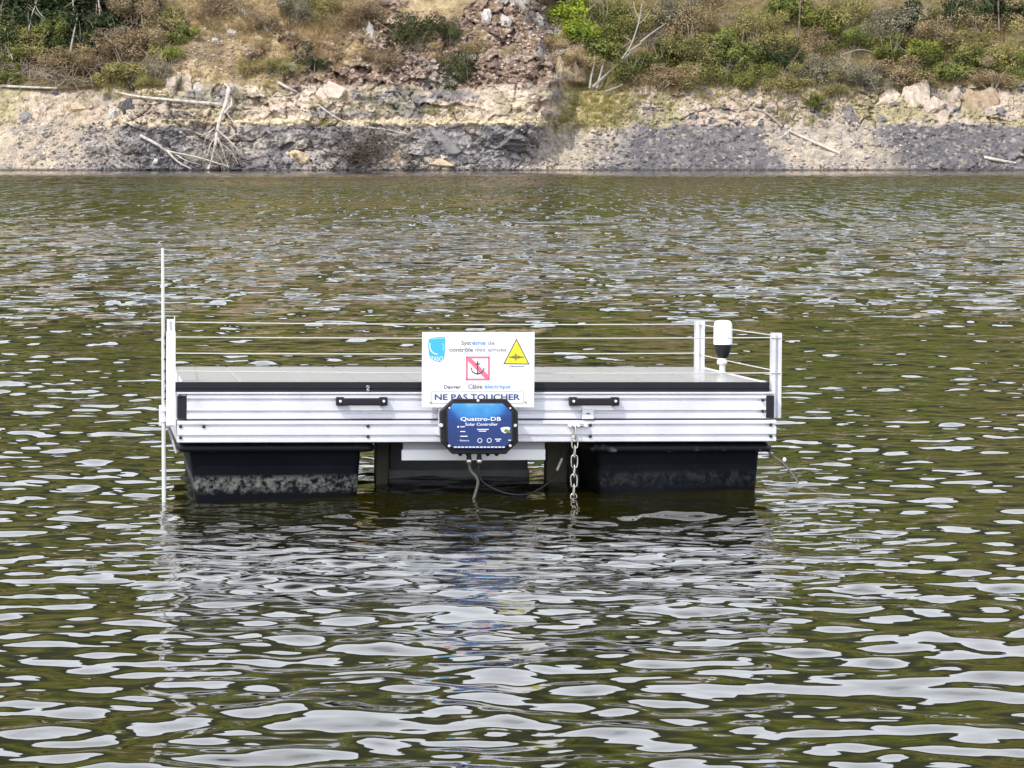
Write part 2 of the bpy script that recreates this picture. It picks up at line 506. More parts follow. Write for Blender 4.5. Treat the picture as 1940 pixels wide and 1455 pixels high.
dark = mixc(dark, (0.112, 0.105, 0.116), ss(1130, 1200, U + 120 * wob2) * (1 - sandy_r) * 0.75)
dark = mixc(dark, (0.30, 0.255, 0.21), ((ca > 0.78) & (WC > 0.5)) * 0.8)
dark = mixc(dark, (0.43, 0.36, 0.28), np.clip(sand_l + talus + sandy_r * 0.85, 0, 1) * (0.55 + 0.45 * ss(0.4, 0.52, n2)))
dark = mixc(dark, (0.20, 0.185, 0.19), (g1 > 0.6) * (g2 > 0.45) * (dome1 > 0.1) * (1 - WC) * 0.35)
dark = mixc(dark, (0.40, 0.35, 0.28), (h1 > 0.8) * (dome2 > 0.1) * (1 - WC) * 0.45)
rockc = mixc(cream, (0, 0, 0), low) + dark * low[..., None]
rockc = mixc(rockc, (0.52, 0.43, 0.29), win(-0.02, 0.05, 0.20, 0.42, TZ - 1.60 - 0.12 * wob2) * 0.75 * (WC > 0.3))   # pale mineral line at the old level
C = mixc(C, (0, 0, 0), bare) + rockc * bare[..., None]
C = np.where(near[..., None], C * (1 + bare * ((0.75 * cb + 0.35 * cc - 0.50) * 0.75 * (0.4 + 0.6 * WC)))[..., None], C)
C = mixc(C, (0.05, 0.046, 0.042), (1 - ss(0.02, 0.10, TZ + 0.05 * wob2)) * 0.85)                    # wet foot of the bank
fo = np.where(gc[..., None] > 0.6, np.array((0.095, 0.108, 0.018)), np.array((0.064, 0.074, 0.014)))
fo = np.where(gc[..., None] < 0.2, np.array((0.14, 0.115, 0.045)), fo)
C = np.where((TZ > 7.6)[..., None], mixc(fo, (0.034, 0.040, 0.028), ss(17, 30, TZ)), C)
wing = ((np.abs(TX) > 30) & (TZ < 7.6) & (TZ > 3.1))
C = np.where(wing[..., None], np.array((0.10, 0.09, 0.04)), C)

hm = bpy.data.materials.new('rock, scree and dry earth')
hm.use_nodes = True
n, l = hm.node_tree.nodes, hm.node_tree.links
pb = n['Principled BSDF']
pb.inputs['Roughness'].default_value = 0.9
pb.inputs['Specular IOR Level'].default_value = 0.2
at = nd(n, 'ShaderNodeAttribute', attribute_name='albedo')
geo = nd(n, 'ShaderNodeNewGeometry')
nz = nd(n, 'ShaderNodeTexNoise')
nz.inputs['Scale'].default_value, nz.inputs['Detail'].default_value, nz.inputs['Roughness'].default_value = 4.0, 8, 0.7
l.new(geo.outputs['Position'], nz.inputs['Vector'])
rm = nd(n, 'ShaderNodeMapRange')
rm.inputs['From Min'].default_value, rm.inputs['From Max'].default_value = 0.32, 0.68
rm.inputs['To Min'].default_value, rm.inputs['To Max'].default_value = 0.62, 1.38
l.new(nz.outputs['Fac'], rm.inputs['Value'])
vm = nd(n, 'ShaderNodeVectorMath', operation='SCALE')
l.new(at.outputs['Color'], vm.inputs[0])
l.new(rm.outputs[0], vm.inputs['Scale'])
l.new(vm.outputs[0], pb.inputs['Base Color'])
bp = nd(n, 'ShaderNodeBump')
bp.inputs['Strength'].default_value, bp.inputs['Distance'].default_value = 1.0, 0.10
nz2 = nd(n, 'ShaderNodeTexNoise')
nz2.inputs['Scale'].default_value, nz2.inputs['Detail'].default_value = 9.0, 6
l.new(geo.outputs['Position'], nz2.inputs['Vector'])
l.new(nz2.outputs['Fac'], bp.inputs['Height'])
l.new(bp.outputs[0], pb.inputs['Normal'])

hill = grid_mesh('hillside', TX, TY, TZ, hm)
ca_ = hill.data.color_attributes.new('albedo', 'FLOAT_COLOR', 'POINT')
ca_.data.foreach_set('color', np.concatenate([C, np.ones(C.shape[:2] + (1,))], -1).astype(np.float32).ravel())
tag(hill, 'rocky far bank with bleached rock, red scree and dry scrub above the water', kind='structure')


def ty(x, z):
    """depth of the bank at x, z"""
    i = int(np.clip(np.searchsorted(xs, x) - 1, 0, len(xs) - 2))
    j = int(np.clip(np.searchsorted(zs, z) - 1, 0, len(zs) - 2))
    fx, fz = (x - xs[i]) / (xs[i + 1] - xs[i]), (z - zs[j]) / (zs[j + 1] - zs[j])
    return float((TY[j, i] * (1 - fx) + TY[j, i + 1] * fx) * (1 - fz) + (TY[j + 1, i] * (1 - fx) + TY[j + 1, i + 1] * fx) * fz)


def bank(px, py, out=0.0):
    """point of the bank seen at a pixel of the photograph, moved OUT metres towards the water"""
    d = ray(px, py)
    y = YS + 3
    for _ in range(12):
        y = 0.5 * y + 0.5 * ty(d[0] / d[1] * y, H + d[2] / d[1] * y)
    y -= out
    return Vector((d[0] / d[1] * y, y, H + d[2] / d[1] * y))


MPP = YS / FPX * 1.03                                            # metres on the bank per photograph pixel

# ------------------------------------------------------------------ water
wm = bpy.data.materials.new('murky rippled lake water')
wm.use_nodes = True
n, l = wm.node_tree.nodes, wm.node_tree.links
pb = n['Principled BSDF']
pb.inputs['Base Color'].default_value = (0.0125, 0.0110, 0.0008, 1)
pb.inputs['Roughness'].default_value = 0.03
pb.inputs['IOR'].default_value = 1.45
geo = nd(n, 'ShaderNodeNewGeometry')


def mth(op, a, b=None, c=None):
    m = nd(n, 'ShaderNodeMath', operation=op)
    for i, v in enumerate((a, b, c)):
        if v is None:
            continue
        if isinstance(v, (int, float)):
            m.inputs[i].default_value = v
        else:
            l.new(v, m.inputs[i])
    return m.outputs[0]


EPS = 0.006


def height(off, scale, detail, stretch):
    a = nd(n, 'ShaderNodeVectorMath', operation='ADD')
    l.new(geo.outputs['Position'], a.inputs[0])
    a.inputs[1].default_value = off
    mp = nd(n, 'ShaderNodeMapping')
    mp.inputs['Scale'].default_value = (1.0 / stretch, 1, 0)
    mp.inputs['Rotation'].default_value = (0, 0, 0.15)
    l.new(a.outputs[0], mp.inputs['Vector'])
    t = nd(n, 'ShaderNodeTexNoise')
    t.inputs['Scale'].default_value, t.inputs['Detail'].default_value, t.inputs['Roughness'].default_value = scale, detail, 0.45
    l.new(mp.outputs[0], t.inputs['Vector'])
    return t.outputs['Fac']


def slopes(scale, detail, stretch, amp):
    h0 = height((0, 0, 0), scale, detail, stretch)
    hx = height((EPS, 0, 0), scale, detail, stretch)
    hy = height((0, EPS, 0), scale, detail, stretch)
    return mth('MULTIPLY', mth('SUBTRACT', hx, h0), amp / EPS), mth('MULTIPLY', mth('SUBTRACT', hy, h0), amp / EPS)


fw = nd(n, 'ShaderNodeAttribute', attribute_name='ripple')
a1 = slopes(5.2, 1.0, 1.0, 0.052)
a2 = slopes(1.1, 1.0, 0.5, 0.26)
a3 = slopes(0.42, 1.0, 0.7, 0.10)
env = nd(n, 'ShaderNodeTexNoise')
env.inputs['Scale'].default_value, env.inputs['Detail'].default_value = 1.0, 2.0
emp = nd(n, 'ShaderNodeMapping')
emp.inputs['Scale'].default_value = (3.2, 0.42, 0)
l.new(geo.outputs['Position'], emp.inputs['Vector'])
l.new(emp.outputs[0], env.inputs['Vector'])
emr = nd(n, 'ShaderNodeMapRange')
emr.inputs['From Min'].default_value, emr.inputs['From Max'].default_value = 0.36, 0.68
emr.inputs['To Min'].default_value, emr.inputs['To Max'].default_value = 0.25, 2.1
l.new(env.outputs['Fac'], emr.inputs['Value'])
fw_ = mth('MULTIPLY', fw.outputs['Fac'], emr.outputs[0])
sx = mth('MULTIPLY', mth('ADD', mth('ADD', a1[0], a2[0]), a3[0]), fw_)
sy = mth('MULTIPLY', mth('ADD', mth('ADD', a1[1], a2[1]), a3[1]), fw_)
# wave groups far out: seen at grazing angles, mostly their faces turned to the viewer show
far = nd(n, 'ShaderNodeAttribute', attribute_name='far_groups')
gmp = nd(n, 'ShaderNodeMapping')
gmp.inputs['Scale'].default_value = (7.5, 0.40, 0)
l.new(geo.outputs['Position'], gmp.inputs['Vector'])
gno = nd(n, 'ShaderNodeTexNoise')
gno.inputs['Scale'].default_value, gno.inputs['Detail'].default_value, gno.inputs['Roughness'].default_value = 1.0, 3.0, 0.6
l.new(gmp.outputs[0], gno.inputs['Vector'])
sy = mth('ADD', sy, mth('MULTIPLY', mth('MAXIMUM', mth('MULTIPLY_ADD', gno.outputs['Fac'], 2.3, -1.19), 0.07), far.outputs['Fac']))
mid = nd(n, 'ShaderNodeAttribute', attribute_name='mid_groups')
gmp2 = nd(n, 'ShaderNodeMapping')
gmp2.inputs['Scale'].default_value = (4.6, 1.05, 0)
gmp2.inputs['Rotation'].default_value = (0, 0, 0.1)
l.new(geo.outputs['Position'], gmp2.inputs['Vector'])
gno2 = nd(n, 'ShaderNodeTexNoise')
gno2.inputs['Scale'].default_value, gno2.inputs['Detail'].default_value, gno2.inputs['Roughness'].default_value = 1.0, 3.0, 0.6
l.new(gmp2.outputs[0], gno2.inputs['Vector'])
sy = mth('ADD', sy, mth('MULTIPLY', mth('MAXIMUM', mth('MULTIPLY_ADD', gno2.outputs['Fac'], 1.5, -0.76), 0.0), mid.outputs['Fac']))
# capillary ripples: faint everywhere, strong in the wake round the floats
lee = nd(n, 'ShaderNodeAttribute', attribute_name='lee')
b1 = slopes(11.0, 1.5, 1.4, 0.020)
sx = mth('ADD', sx, mth('MULTIPLY', b1[0], lee.outputs['Fac']))
sy = mth('ADD', sy, mth('MULTIPLY', b1[1], lee.outputs['Fac']))
cb_ = nd(n, 'ShaderNodeCombineXYZ')
l.new(mth('MULTIPLY', sx, -1.0), cb_.inputs[0])
l.new(mth('MULTIPLY', sy, -1.0), cb_.inputs[1])
va = nd(n, 'ShaderNodeVectorMath', operation='ADD')
l.new(geo.outputs['Normal'], va.inputs[0])
l.new(cb_.outputs[0], va.inputs[1])
vnrm = nd(n, 'ShaderNodeVectorMath', operation='NORMALIZE')
l.new(va.outputs[0], vnrm.inputs[0])
l.new(vnrm.outputs[0], pb.inputs['Normal'])

rows = np.concatenate([np.linspace(-90, 3.0, 12)[:-1], np.linspace(3.0, 4.6, 20)[:-1], np.arange(4.6, 13.5, 0.0155), 13.5 + np.cumsum(np.geomspace(0.0155, 0.16, 420))])
rows = np.concatenate([rows, np.linspace(rows[-1], 125, 150)[1:]])
ang = np.concatenate([-np.geomspace(2.6, 0.215, 24)[:-1], np.linspace(-0.215, 0.215, 440), np.geomspace(0.215, 2.6, 24)[1:]])
WY = np.repeat(rows[:, None], len(ang), 1)
WX = np.clip(rows, 4.6, None)[:, None] * ang[None, :]
spacing = np.maximum(np.gradient(rows)[:, None] * np.ones_like(WX), np.gradient(ang)[None, :] * np.clip(rows, 4.6, None)[:, None])
wz = np.zeros_like(WX)
wr = np.random.default_rng(21)
NW = 96
lam = np.geomspace(0.072, 1.8, NW) * wr.uniform(0.93, 1.07, NW)
thw = wr.normal(0.12, 0.85, NW) - math.pi / 2
sl_ = np.where(lam < 0.20, 1.0, (lam / 0.20) ** -0.85) * np.where(lam < 0.095, (lam / 0.095) ** 1.5, 1.0)
SL_RMS = 0.106
sl_ *= SL_RMS / math.sqrt((sl_ ** 2).sum() / 2)
gust = 0.66 + 1.25 * (fbm(WX * 0.22 + 7, WY * 0.10 + 2, 5, 3) - 0.28)
gust_f = np.clip(gust, 0.35, 1.35)
for i in range(NW):
    k = 2 * math.pi / lam[i]
    wgt = 1 - ss(0.16 * lam[i], 0.36 * lam[i], spacing)
    if wgt.max() <= 0:
        continue
    ph = k * (WX * math.cos(thw[i]) + WY * math.sin(thw[i])) + wr.uniform(0, 6.28)
    wz += wgt * (sl_[i] / k) * np.sin(ph)
calm = 1 - 0.96 * ss(92, 111, WY + 0.35 * WX * 0 + 3 * (fbm(WX * 0.2, WY * 0.05, 3, 3) - 0.5))
wz *= gust_f * calm
frip = ss(0.019, 0.065, spacing) * gust_f * calm * (1 - 0.72 * ss(28, 48, WY))
water = grid_mesh('water', WX, WY, wz, wm)
ra = water.data.attributes.new('ripple', 'FLOAT', 'POINT')
ra.data.foreach_set('value', frip.astype(np.float32).ravel())
fgr = ss(30, 48, WY) * calm * np.clip(gust, 0.6, 1.3)
mgr = ss(13, 22, WY) * (1 - 0.75 * ss(34, 52, WY)) * np.clip(gust, 0.5, 1.4)
rc = water.data.attributes.new('mid_groups', 'FLOAT', 'POINT')
rc.data.foreach_set('value', mgr.astype(np.float32).ravel())
lee_ = 0.22 + 0.80 * win(-1.15, -0.75, 0.75, 1.1, WX + 0.25 * (fbm(WX * 2, WY * 2, 4, 3) - 0.5)) * win(6.5, 7.6, 9.5, 10.4, WY + 0.5 * (fbm(WX * 2, WY * 2, 1, 3) - 0.5)) * ss(0.3, 0.55, fbm(WX * 2.4, WY * 1.6, 6, 3) + 0.08)
lee_ *= 1 - ss(13, 20, WY)
rd = water.data.attributes.new('lee', 'FLOAT', 'POINT')
rd.data.foreach_set('value', lee_.astype(np.float32).ravel())
rb = water.data.attributes.new('far_groups', 'FLOAT', 'POINT')
rb.data.foreach_set('value', fgr.astype(np.float32).ravel())
tag(water, 'rippled olive lake water reflecting the bank and white clouds', kind='structure')
lb = MB().box(-160, 160, -95, 190, -3.2, -3.0).build('lake_bed', mat('lake mud', (0.05, 0.045, 0.03), 0.9, var=0.2, vscale=0.5))
tag(lb, 'muddy lake bed below the water', kind='structure')

# ------------------------------------------------------------------ the floating platform
yaw, pit, rol = math.radians(7.54), math.radians(-1.355), math.radians(0.56)
POSE = Matrix.Translation((-0.099, 8.926, H - 0.656)) @ Matrix.Rotation(yaw, 4, 'Z') @ Matrix.Rotation(pit, 4, 'X') @ Matrix.Rotation(rol, 4, 'Y')
PINV = POSE.inverted()


def lp(px, py, yl=0.0):
    """x, z on the platform's plane y = yl of what the photograph shows at a pixel"""
    o = PINV @ Vector((0, 0, H))
    d = PINV.to_3x3() @ Vector(ray(px, py))
    q = o + d * ((yl - o.y) / d.y)
    return q.x, q.z


def zw(x, yl):
    """platform z of the water level at x, yl"""
    return (PINV @ Vector(((POSE @ Vector((x, yl, 0))).x, (POSE @ Vector((x, yl, 0))).y, 0))).z


plat = empty('floating_platform', mtx=POSE)
tag(plat, 'floating aluminium platform on black plastic floats carrying a solar panel', 'platform')

X0, ZT = lp(334, 747)
X1, _ = lp(1468, 747)
_, ZU0 = lp(900, 793.5)
_, ZL1 = lp(900, 796.5)
_, ZL0 = lp(900, 837.5)


def rail_profile(y, z0, z1, dep=0.04):
    h = z1 - z0
    p = [(y + dep, z0), (y + dep, z1), (y + 0.002, z1), (y, z1 - 0.002)]
    for c in (z1 - 0.235 * h, z1 - 0.72 * h):
        w = 0.0036
        p += [(y, c + w + 0.001), (y + 0.0015, c + w), (y + 0.012, c + w), (y + 0.012, c - w), (y + 0.0015, c - w), (y, c - w - 0.001)]
    p += [(y, z0 + 0.002), (y + 0.002, z0)]
    return p


cxl, _ = lp(353, 770)
cxr, _ = lp(1452, 770)
MB().extr_x(rail_profile(0.0, ZU0, ZT), cxl + 0.001, cxr - 0.001).build('upper_rail', M['alu'], plat)
MB().extr_x(rail_profile(-0.006, ZL0, ZL1, 0.046), lp(336, 800)[0], lp(1470, 800)[0]).build('lower_rail', M['alu'], plat)
MB().box(X0 + 0.002, X1 - 0.002, -0.004, 0.03, ZT + 0.0005, ZT + 0.006).build('edge_strip', M['alu'], plat, 0.001)
MB().box(cxl, cxr, 0.008, 0.036, ZL1 + 0.0005, ZU0 - 0.0005).build('shadow_gap', M['bolt'], plat)  # solid near-black strip painting the shade between the two rails
DEP = 0.99
for sx_, cx_ in ((-1, cxl), (1, cxr)):
    xo = X0 if sx_ < 0 else X1
    a, b = sorted((xo + 0.002 * -sx_, cx_))
    MB().box(a, b, -0.003, 0.006, ZU0 + 0.001, ZT - 0.004).build('end_cap', M['frame'], plat, 0.0015)
    MB().box(a, b, 0.0062, DEP, ZU0, ZT).build('side_rail', M['alu'], plat, 0.001)
    MB().box(a, b, 0.042, DEP, ZL0, ZL1).build('lower_side_rail', M['alu'], plat, 0.001)
MB().box(cxl, cxr, DEP - 0.04, DEP, ZU0, ZT).build('rear_rail', M['alu'], plat, 0.001)
MB().box(cxl, cxr, DEP - 0.04, DEP, ZL0, ZL1).build('rear_rail', M['alu'], plat, 0.001)
bolt_me = None
for px, py in ((342, 808), (386, 808), (342, 829), (697, 807), (697, 827), (1118, 805.5), (1118, 826.5), (1460, 804.5), (1460, 826), (1445, 758), (1445, 779), (341, 750)):
    x, z = lp(px, py, -0.006)
    if bolt_me is None:
        o = MB().lathe([(0.0048, 0.0), (0.0048, -0.003), (0.003, -0.004)], (0, 0, 0), 'y', 10, False).build('bolt', M['bolt'], plat)
        bolt_me = o.data
    else:
        o = bpy.data.objects.new('bolt', bolt_me)
        COL.objects.link(o)
        o.parent = plat
    o.location = (x, -0.0045 if py < 790 else -0.0062, z)

# carrying handles
for a, b in ((636, 733), (1077, 1171)):
    x0, z1 = lp(a, 752)
    x1, z0 = lp(b, 768)
    h = MB()
    h.box(x0 + 0.016, x1 - 0.016, -0.030, -0.021, z0 + 0.001, z1 - 0.002)
    hd = h.build('handle', M['frame'], plat, 0.003, 2)
    for q0, q1 in ((x0, x0 + 0.0225), (x1 - 0.0225, x1)):
        br = MB().box(q0, q1, -0.024, -0.0005, z0, z1).build('bracket', M['black'], hd, 0.002)
        o = MB().lathe([(0.0045, -0.0245), (0.0045, -0.0275), (0.0025, -0.029)], ((q0 + q1) / 2, 0, (z0 + z1) / 2 + 0.001), 'y', 12).build('screw', M['screw'], hd)

# black tub floats
ZW0 = zw(0, 0)


def tub(ra_, rb, ba, bb):
    """moulded float: rolled rim and a body that narrows downwards"""
    y0, y1 = 0.012, 0.93
    xa, zr1 = lp(ra_, 839.5, y0)
    xb, _ = lp(rb, 839.5, y0)
    _, zr0 = lp(ra_, 857.5, y0)
    ya, yb = y0 + 0.02, y1 - 0.02
    xc, _ = lp(ba, 858, ya)
    xd, _ = lp(bb, 858, ya)
    zb = zw(0, 0.03) - 0.16
    tp = 0.085 * (zr0 - zb) / 0.28

    def ring(x0, x1, a0, a1, z, r, n=6):
        out = []
        for (cx, cy, s) in ((x1 - r, a1 - r, 0), (x0 + r, a1 - r, 1), (x0 + r, a0 + r, 2), (x1 - r, a0 + r, 3)):
            for k in range(n):
                t = (s + k / (n - 1)) * math.pi / 2
                out.append(Vector((cx + r * math.cos(t), cy + r * math.sin(t), z)))
        return out
    b = MB()
    lev = []
    for i in range(15):
        t = i / 14
        e = tp * t * 0.45
        lev.append(ring(xc + e, xd - e * 0.5, ya + e * 0.4, yb - e, zr0 + 0.004 + (zb - zr0) * t, 0.022))
    vs = [p for q in lev for p in q]
    m = len(lev[0])
    b.add(vs, [(i * m + k, i * m + (k + 1) % m, (i + 1) * m + (k + 1) % m, (i + 1) * m + k) for i in range(14) for k in range(m)], True)
    b.add(lev[-1], [tuple(range(m))])
    fl = b.build('float', M['tubbody'], plat)
    r = MB()
    hgt = zr1 - zr0
    lev = [ring(xa + g, xb - g, y0 + g, y1 - g, zr0 + hgt * t, 0.035) for g, t in ((0.018, 0.0), (0.004, 0.02), (0.0, 0.2), (0.0, 0.55), (0.004, 0.8), (0.014, 0.96), (0.03, 0.99))]
    vs = [p for q in lev for p in q]
    r.add(vs, [(i * m + k, i * m + (k + 1) % m, (i + 1) * m + (k + 1) % m, (i + 1) * m + k) for i in range(len(lev) - 1) for k in range(m)], True)
    r.add(lev[0], [tuple(range(m))])
    r.add(lev[-1], [tuple(range(m))])
    r.build('rim', M['tub'], fl)
    return fl


tbm = mat('black float with dried scum line', (0.0045, 0.0055, 0.008), 0.5, spec=0.05, var=0.3, vscale=7, bump=0.05, bscale=30)
M['tubbody'] = tbm
n, l = tbm.node_tree.nodes, tbm.node_tree.links
pb = n['Principled BSDF']
old = pb.inputs['Base Color'].links[0].from_socket
geo = nd(n, 'ShaderNodeNewGeometry')
sp = nd(n, 'ShaderNodeSeparateXYZ')
l.new(geo.outputs['Position'], sp.inputs[0])
nz = nd(n, 'ShaderNodeTexNoise')
nz.inputs['Scale'].default_value, nz.inputs['Detail'].default_value, nz.inputs['Roughness'].default_value = 48, 7, 0.75
l.new(geo.outputs['Position'], nz.inputs['Vector'])


def mth2(op, a, b=None):
    m = nd(n, 'ShaderNodeMath', operation=op)
    for i, v in enumerate((a, b)):
        if v is None:
            continue
        if isinstance(v, (int, float)):
            m.inputs[i].default_value = v
        else:
            l.new(v, m.inputs[i])
    return m.outputs[0]


def mrange(v, a, b, c=0.0, d=1.0):
    r = nd(n, 'ShaderNodeMapRange')
    for k, q in (('From Min', a), ('From Max', b), ('To Min', c), ('To Max', d)):
        r.inputs[k].default_value = q
    l.new(v, r.inputs['Value'])
    return r.outputs[0]


zj = mth2('ADD', sp.outputs['Z'], mth2('MULTIPLY', mth2('SUBTRACT', nz.outputs['Fac'], 0.5), 0.03))
band = mth2('MULTIPLY', mrange(zj, 0.014, 0.034), mrange(zj, 0.070, 0.056))
scum = mth2('MULTIPLY', band, mrange(nz.outputs['Fac'], 0.44, 0.60))
side = mrange(sp.outputs['X'], 0.1, -0.2, 0.08, 0.65)           # the scum is thick on the left float, thin on the right
mx = nd(n, 'ShaderNodeMixRGB')
mx.inputs[2].default_value = (0.22, 0.235, 0.21, 1)
l.new(mth2('MULTIPLY', scum, side), mx.inputs[0])
l.new(old, mx.inputs[1])
l.new(mx.outputs[0], pb.inputs['Base Color'])
f1_ = tub(337, 711, 358, 684)
f1_['label'] = 'left black float with a grey dried scum line'
f2_ = tub(1119, 1466, 1128, 1440)
f2_['label'] = 'right black float, cleaner and darker'

# centre: instrument housing, skirt plate, inner posts
x0, z1 = lp(737, 838, 0.55)
x1, z0 = lp(1000, 904, 0.55)
hb = MB().box(x0, x1, 0.55, 0.85, z0 - 0.05, z1).build('instrument_housing', M['housing'], plat, 0.004)
_, zb_ = lp(760, 889, 0.545)
MB().box(x0 - 0.003, x1 + 0.003, 0.543, 0.56, z0 - 0.05, zb_).build('lower_band', mat('housing band', (0.19, 0.19, 0.185), 0.5, var=0.15, vscale=20), hb, 0.003)
x0, z1 = lp(761, 838.5, 0.03)
x1, z0 = lp(1033, 871.5, 0.03)
_, zm = lp(761, 852, 0.03)
MB().box(x0, x1, 0.028, 0.034, z0, zm).build('skirt_plate', M['white'], plat, 0.001)
MB().box(x0 + 0.004, x1 - 0.001, 0.034, 0.040, zm - 0.004, ZL0 + 0.012).build('skirt_plate', mat('shaded grey plate strip', (0.36, 0.36, 0.39), 0.5), plat, 0.001)  # upper part of the plate, its shade below the rail painted in grey
for a, b, yl, mm in ((712, 736, 0.40, 'wetpost'), (1036, 1075, 0.36, 'wetpost'), (1078, 1122, 0.42, 'housing')):
    x0, z1 = lp(a, 838, yl)
    x1, _ = lp(b, 838, yl)
    MB().box(x0, x1, yl, yl + 0.06, zw(0, yl) - 0.15, z1 + 0.01).build('inner_post', M[mm], plat, 0.002)

# guard posts: slotted aluminium extrusions


def post(px0, px1, pyt, pyb, yl, w=None):
    x0, zt = lp(px0, pyt, yl)
    x1, _ = lp(px1, pyt, yl)
    _, zb = lp(px0, pyb, yl)
    w = x1 - x0
    s = w * 0.13
    a, b = x0, x1
    c = (a + b) / 2
    poly = [(a, yl), (c - s, yl), (c - s, yl + w * 0.3), (c + s, yl + w * 0.3), (c + s, yl), (b, yl), (b, yl + w), (a, yl + w)]
    vs = [(x, y, zb) for x, y in poly] + [(x, y, zt) for x, y in poly]
    k = len(poly)
    o = MB().add(vs, [tuple(range(k)), tuple(range(k, 2 * k))[::-1]] + [(i, k + i, k + (i + 1) % k, (i + 1) % k) for i in range(k)]).build('guard_post', M['alu'], plat)
    return o, (c, yl, zt)


PW = 17.5
pfl, cfl = post(315.5, 332, 627, 808, 0.03)
pfr, cfr = post(1463, 1481.5, 631, 792, 0.03)
pbr, cbr = post(1318.5, 1335.5, 608.5, 760, 0.95)
pbl, cbl = post(316.5, 331.5, 605, 770, 0.95)
# the plain capped face of the left front post
x0, z1 = lp(315.2, 629, 0.03)
x1, z0 = lp(332.4, 806, 0.03)
MB().box(x0, x1, 0.0265, 0.0295, z0, z1).build('cover_strip', M['white'], pfl, 0.0008)
for px, py in ((314, 639), (314, 657), (313, 681), (313, 703), (314, 722), (314, 741), (313.5, 756)):
    x, z = lp(px, py, 0.03)
    MB().lathe([(0.003, -0.002), (0.003, 0.004), (0.0015, 0.006)], (x, 0.034, z), 'y', 8).build('wire_clip', M['bolt'], pfl)


def wire(a, b, ya, yb, sag=0.0):
    xa, za = lp(*a, ya)
    xb, zb = lp(*b, yb)
    pts = []
    for i in range(13):
        t = i / 12
        pts.append((xa + (xb - xa) * t, ya + (yb - ya) * t, za + (zb - za) * t - sag * 4 * t * (1 - t)))
    MB().tube(pts, 0.0017, 6).build('guard_wire', M['wire'], plat)


wire((322, 610), (1327, 614), 0.955, 0.955, 0.004)
wire((322, 669), (1327, 669), 0.955, 0.955, 0.003)
wire((318, 638.5), (1478, 639.5), 0.028, 0.028, 0.003)
wire((318, 703), (1478, 706.5), 0.028, 0.028, 0.003)
wire((1327, 615), (1472, 636), 0.955, 0.03, 0.001)
wire((1327, 672), (1472, 703), 0.955, 0.03, 0.001)
wire((320, 611), (324, 639), 0.955, 0.03)
wire((320, 669), (324, 703), 0.955, 0.03)
# loose wire ends on the rear left post
x, z = lp(331, 612, 0.95)
MB().tube([(x - 0.004, 0.945, z - 0.004), (x, 0.944, z + 0.008), (x - 0.001, 0.944, z + 0.022)], 0.0016, 5).build('wire_end', M['wire'], plat)
# bracket plate beside the left post and the diagonal stay under it
x0, z1 = lp(301.5, 768, 0.04)
x1, z0 = lp(331, 808, 0.04)
MB().box(x0, x1, 0.052, 0.058, z0, z1).build('bracket_plate', M['alu'], plat, 0.001)
for px, py in ((314, 758), (314, 779)):
    x, z = lp(px, py, 0.04)
    MB().lathe([(0.0045, 0.05), (0.0045, 0.044), (0.003, 0.0415)], (x, 0, z), 'y', 10).build('screw', M['screw'], plat)
xa, za = lp(318, 806, 0.06)
xb, zb = lp(334, 858, 0.06)
MB().tube([(xa, 0.07, za), (xb, 0.05, zb)], 0.004, 6).build('stay', M['alu_slot'], plat)
# hinge tab above the chain
x0, z1 = lp(1103, 775, -0.01)
x1, z0 = lp(1125, 794, -0.01)
hg = MB().box(x0, x1, -0.012, -0.007, z0, z1).build('latch_tab', M['white'], plat, 0.0015)
MB().box((x0 + x1) / 2 - 0.004, (x0 + x1) / 2 + 0.004, -0.014, -0.0121, (z0 + z1) / 2, (z0 + z1) / 2 + 0.0035).build('keyhole', M['ink_navy'], hg)

# ------------------------------------------------------------------ solar panel lying on the platform
sp_ = empty('solar_panel', mtx=POSE)
tag(sp_, 'dusty solar panel with black frame lying flat on the aluminium platform', 'solar panel')
W2, PD, FH = 0.825, 0.99, 0.0305
pf = MB()
z0 = ZT + 0.0065
fz = [(0.0, z0), (0.0, -0.0205), (0.0016, -0.0195), (0.0016, -0.0175), (0.0, -0.0165), (0.0, -0.001), (0.001, 0.0), (0.011, 0.0), (0.011, z0)]
pf.extr_x([(y, z) for y, z in fz], -W2, W2)
pf.extr_x([(PD - y, z) for y, z in fz], -W2, W2)
pf.build('frame', M['frame'], sp_)
for s in (-1, 1):
    a, b = sorted((s * W2, s * (W2 - 0.011)))
    MB().box(a, b, 0.0112, PD - 0.0112, z0, -0.0005).build('side_frame', M['alu'], sp_, 0.0008)
MB().box(-W2 + 0.0112, W2 - 0.0112, 0.0112, PD - 0.0112, -0.006, -0.0032).build('backsheet', M['backsheet'], sp_)
cb0 = MB().box(-0.0782, 0.0782, -0.0782, 0.0782, -0.0011, 0.0011)
ch = 0.008
cellv = [(-0.0782 + ch, -0.0782), (0.0782 - ch, -0.0782), (0.0782, -0.0782 + ch), (0.0782, 0.0782 - ch), (0.0782 - ch, 0.0782), (-0.0782 + ch, 0.0782), (-0.0782, 0.0782 - ch), (-0.0782, -0.0782 + ch)]
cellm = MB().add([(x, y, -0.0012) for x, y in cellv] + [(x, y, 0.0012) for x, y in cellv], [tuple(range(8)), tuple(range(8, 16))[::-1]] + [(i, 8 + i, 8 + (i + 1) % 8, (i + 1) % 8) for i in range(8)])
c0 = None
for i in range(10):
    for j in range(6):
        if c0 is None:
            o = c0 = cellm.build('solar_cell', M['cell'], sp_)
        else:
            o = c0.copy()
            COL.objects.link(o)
        o.location = (-0.7245 + 0.161 * i, 0.0945 + 0.160 * j, -0.0018)
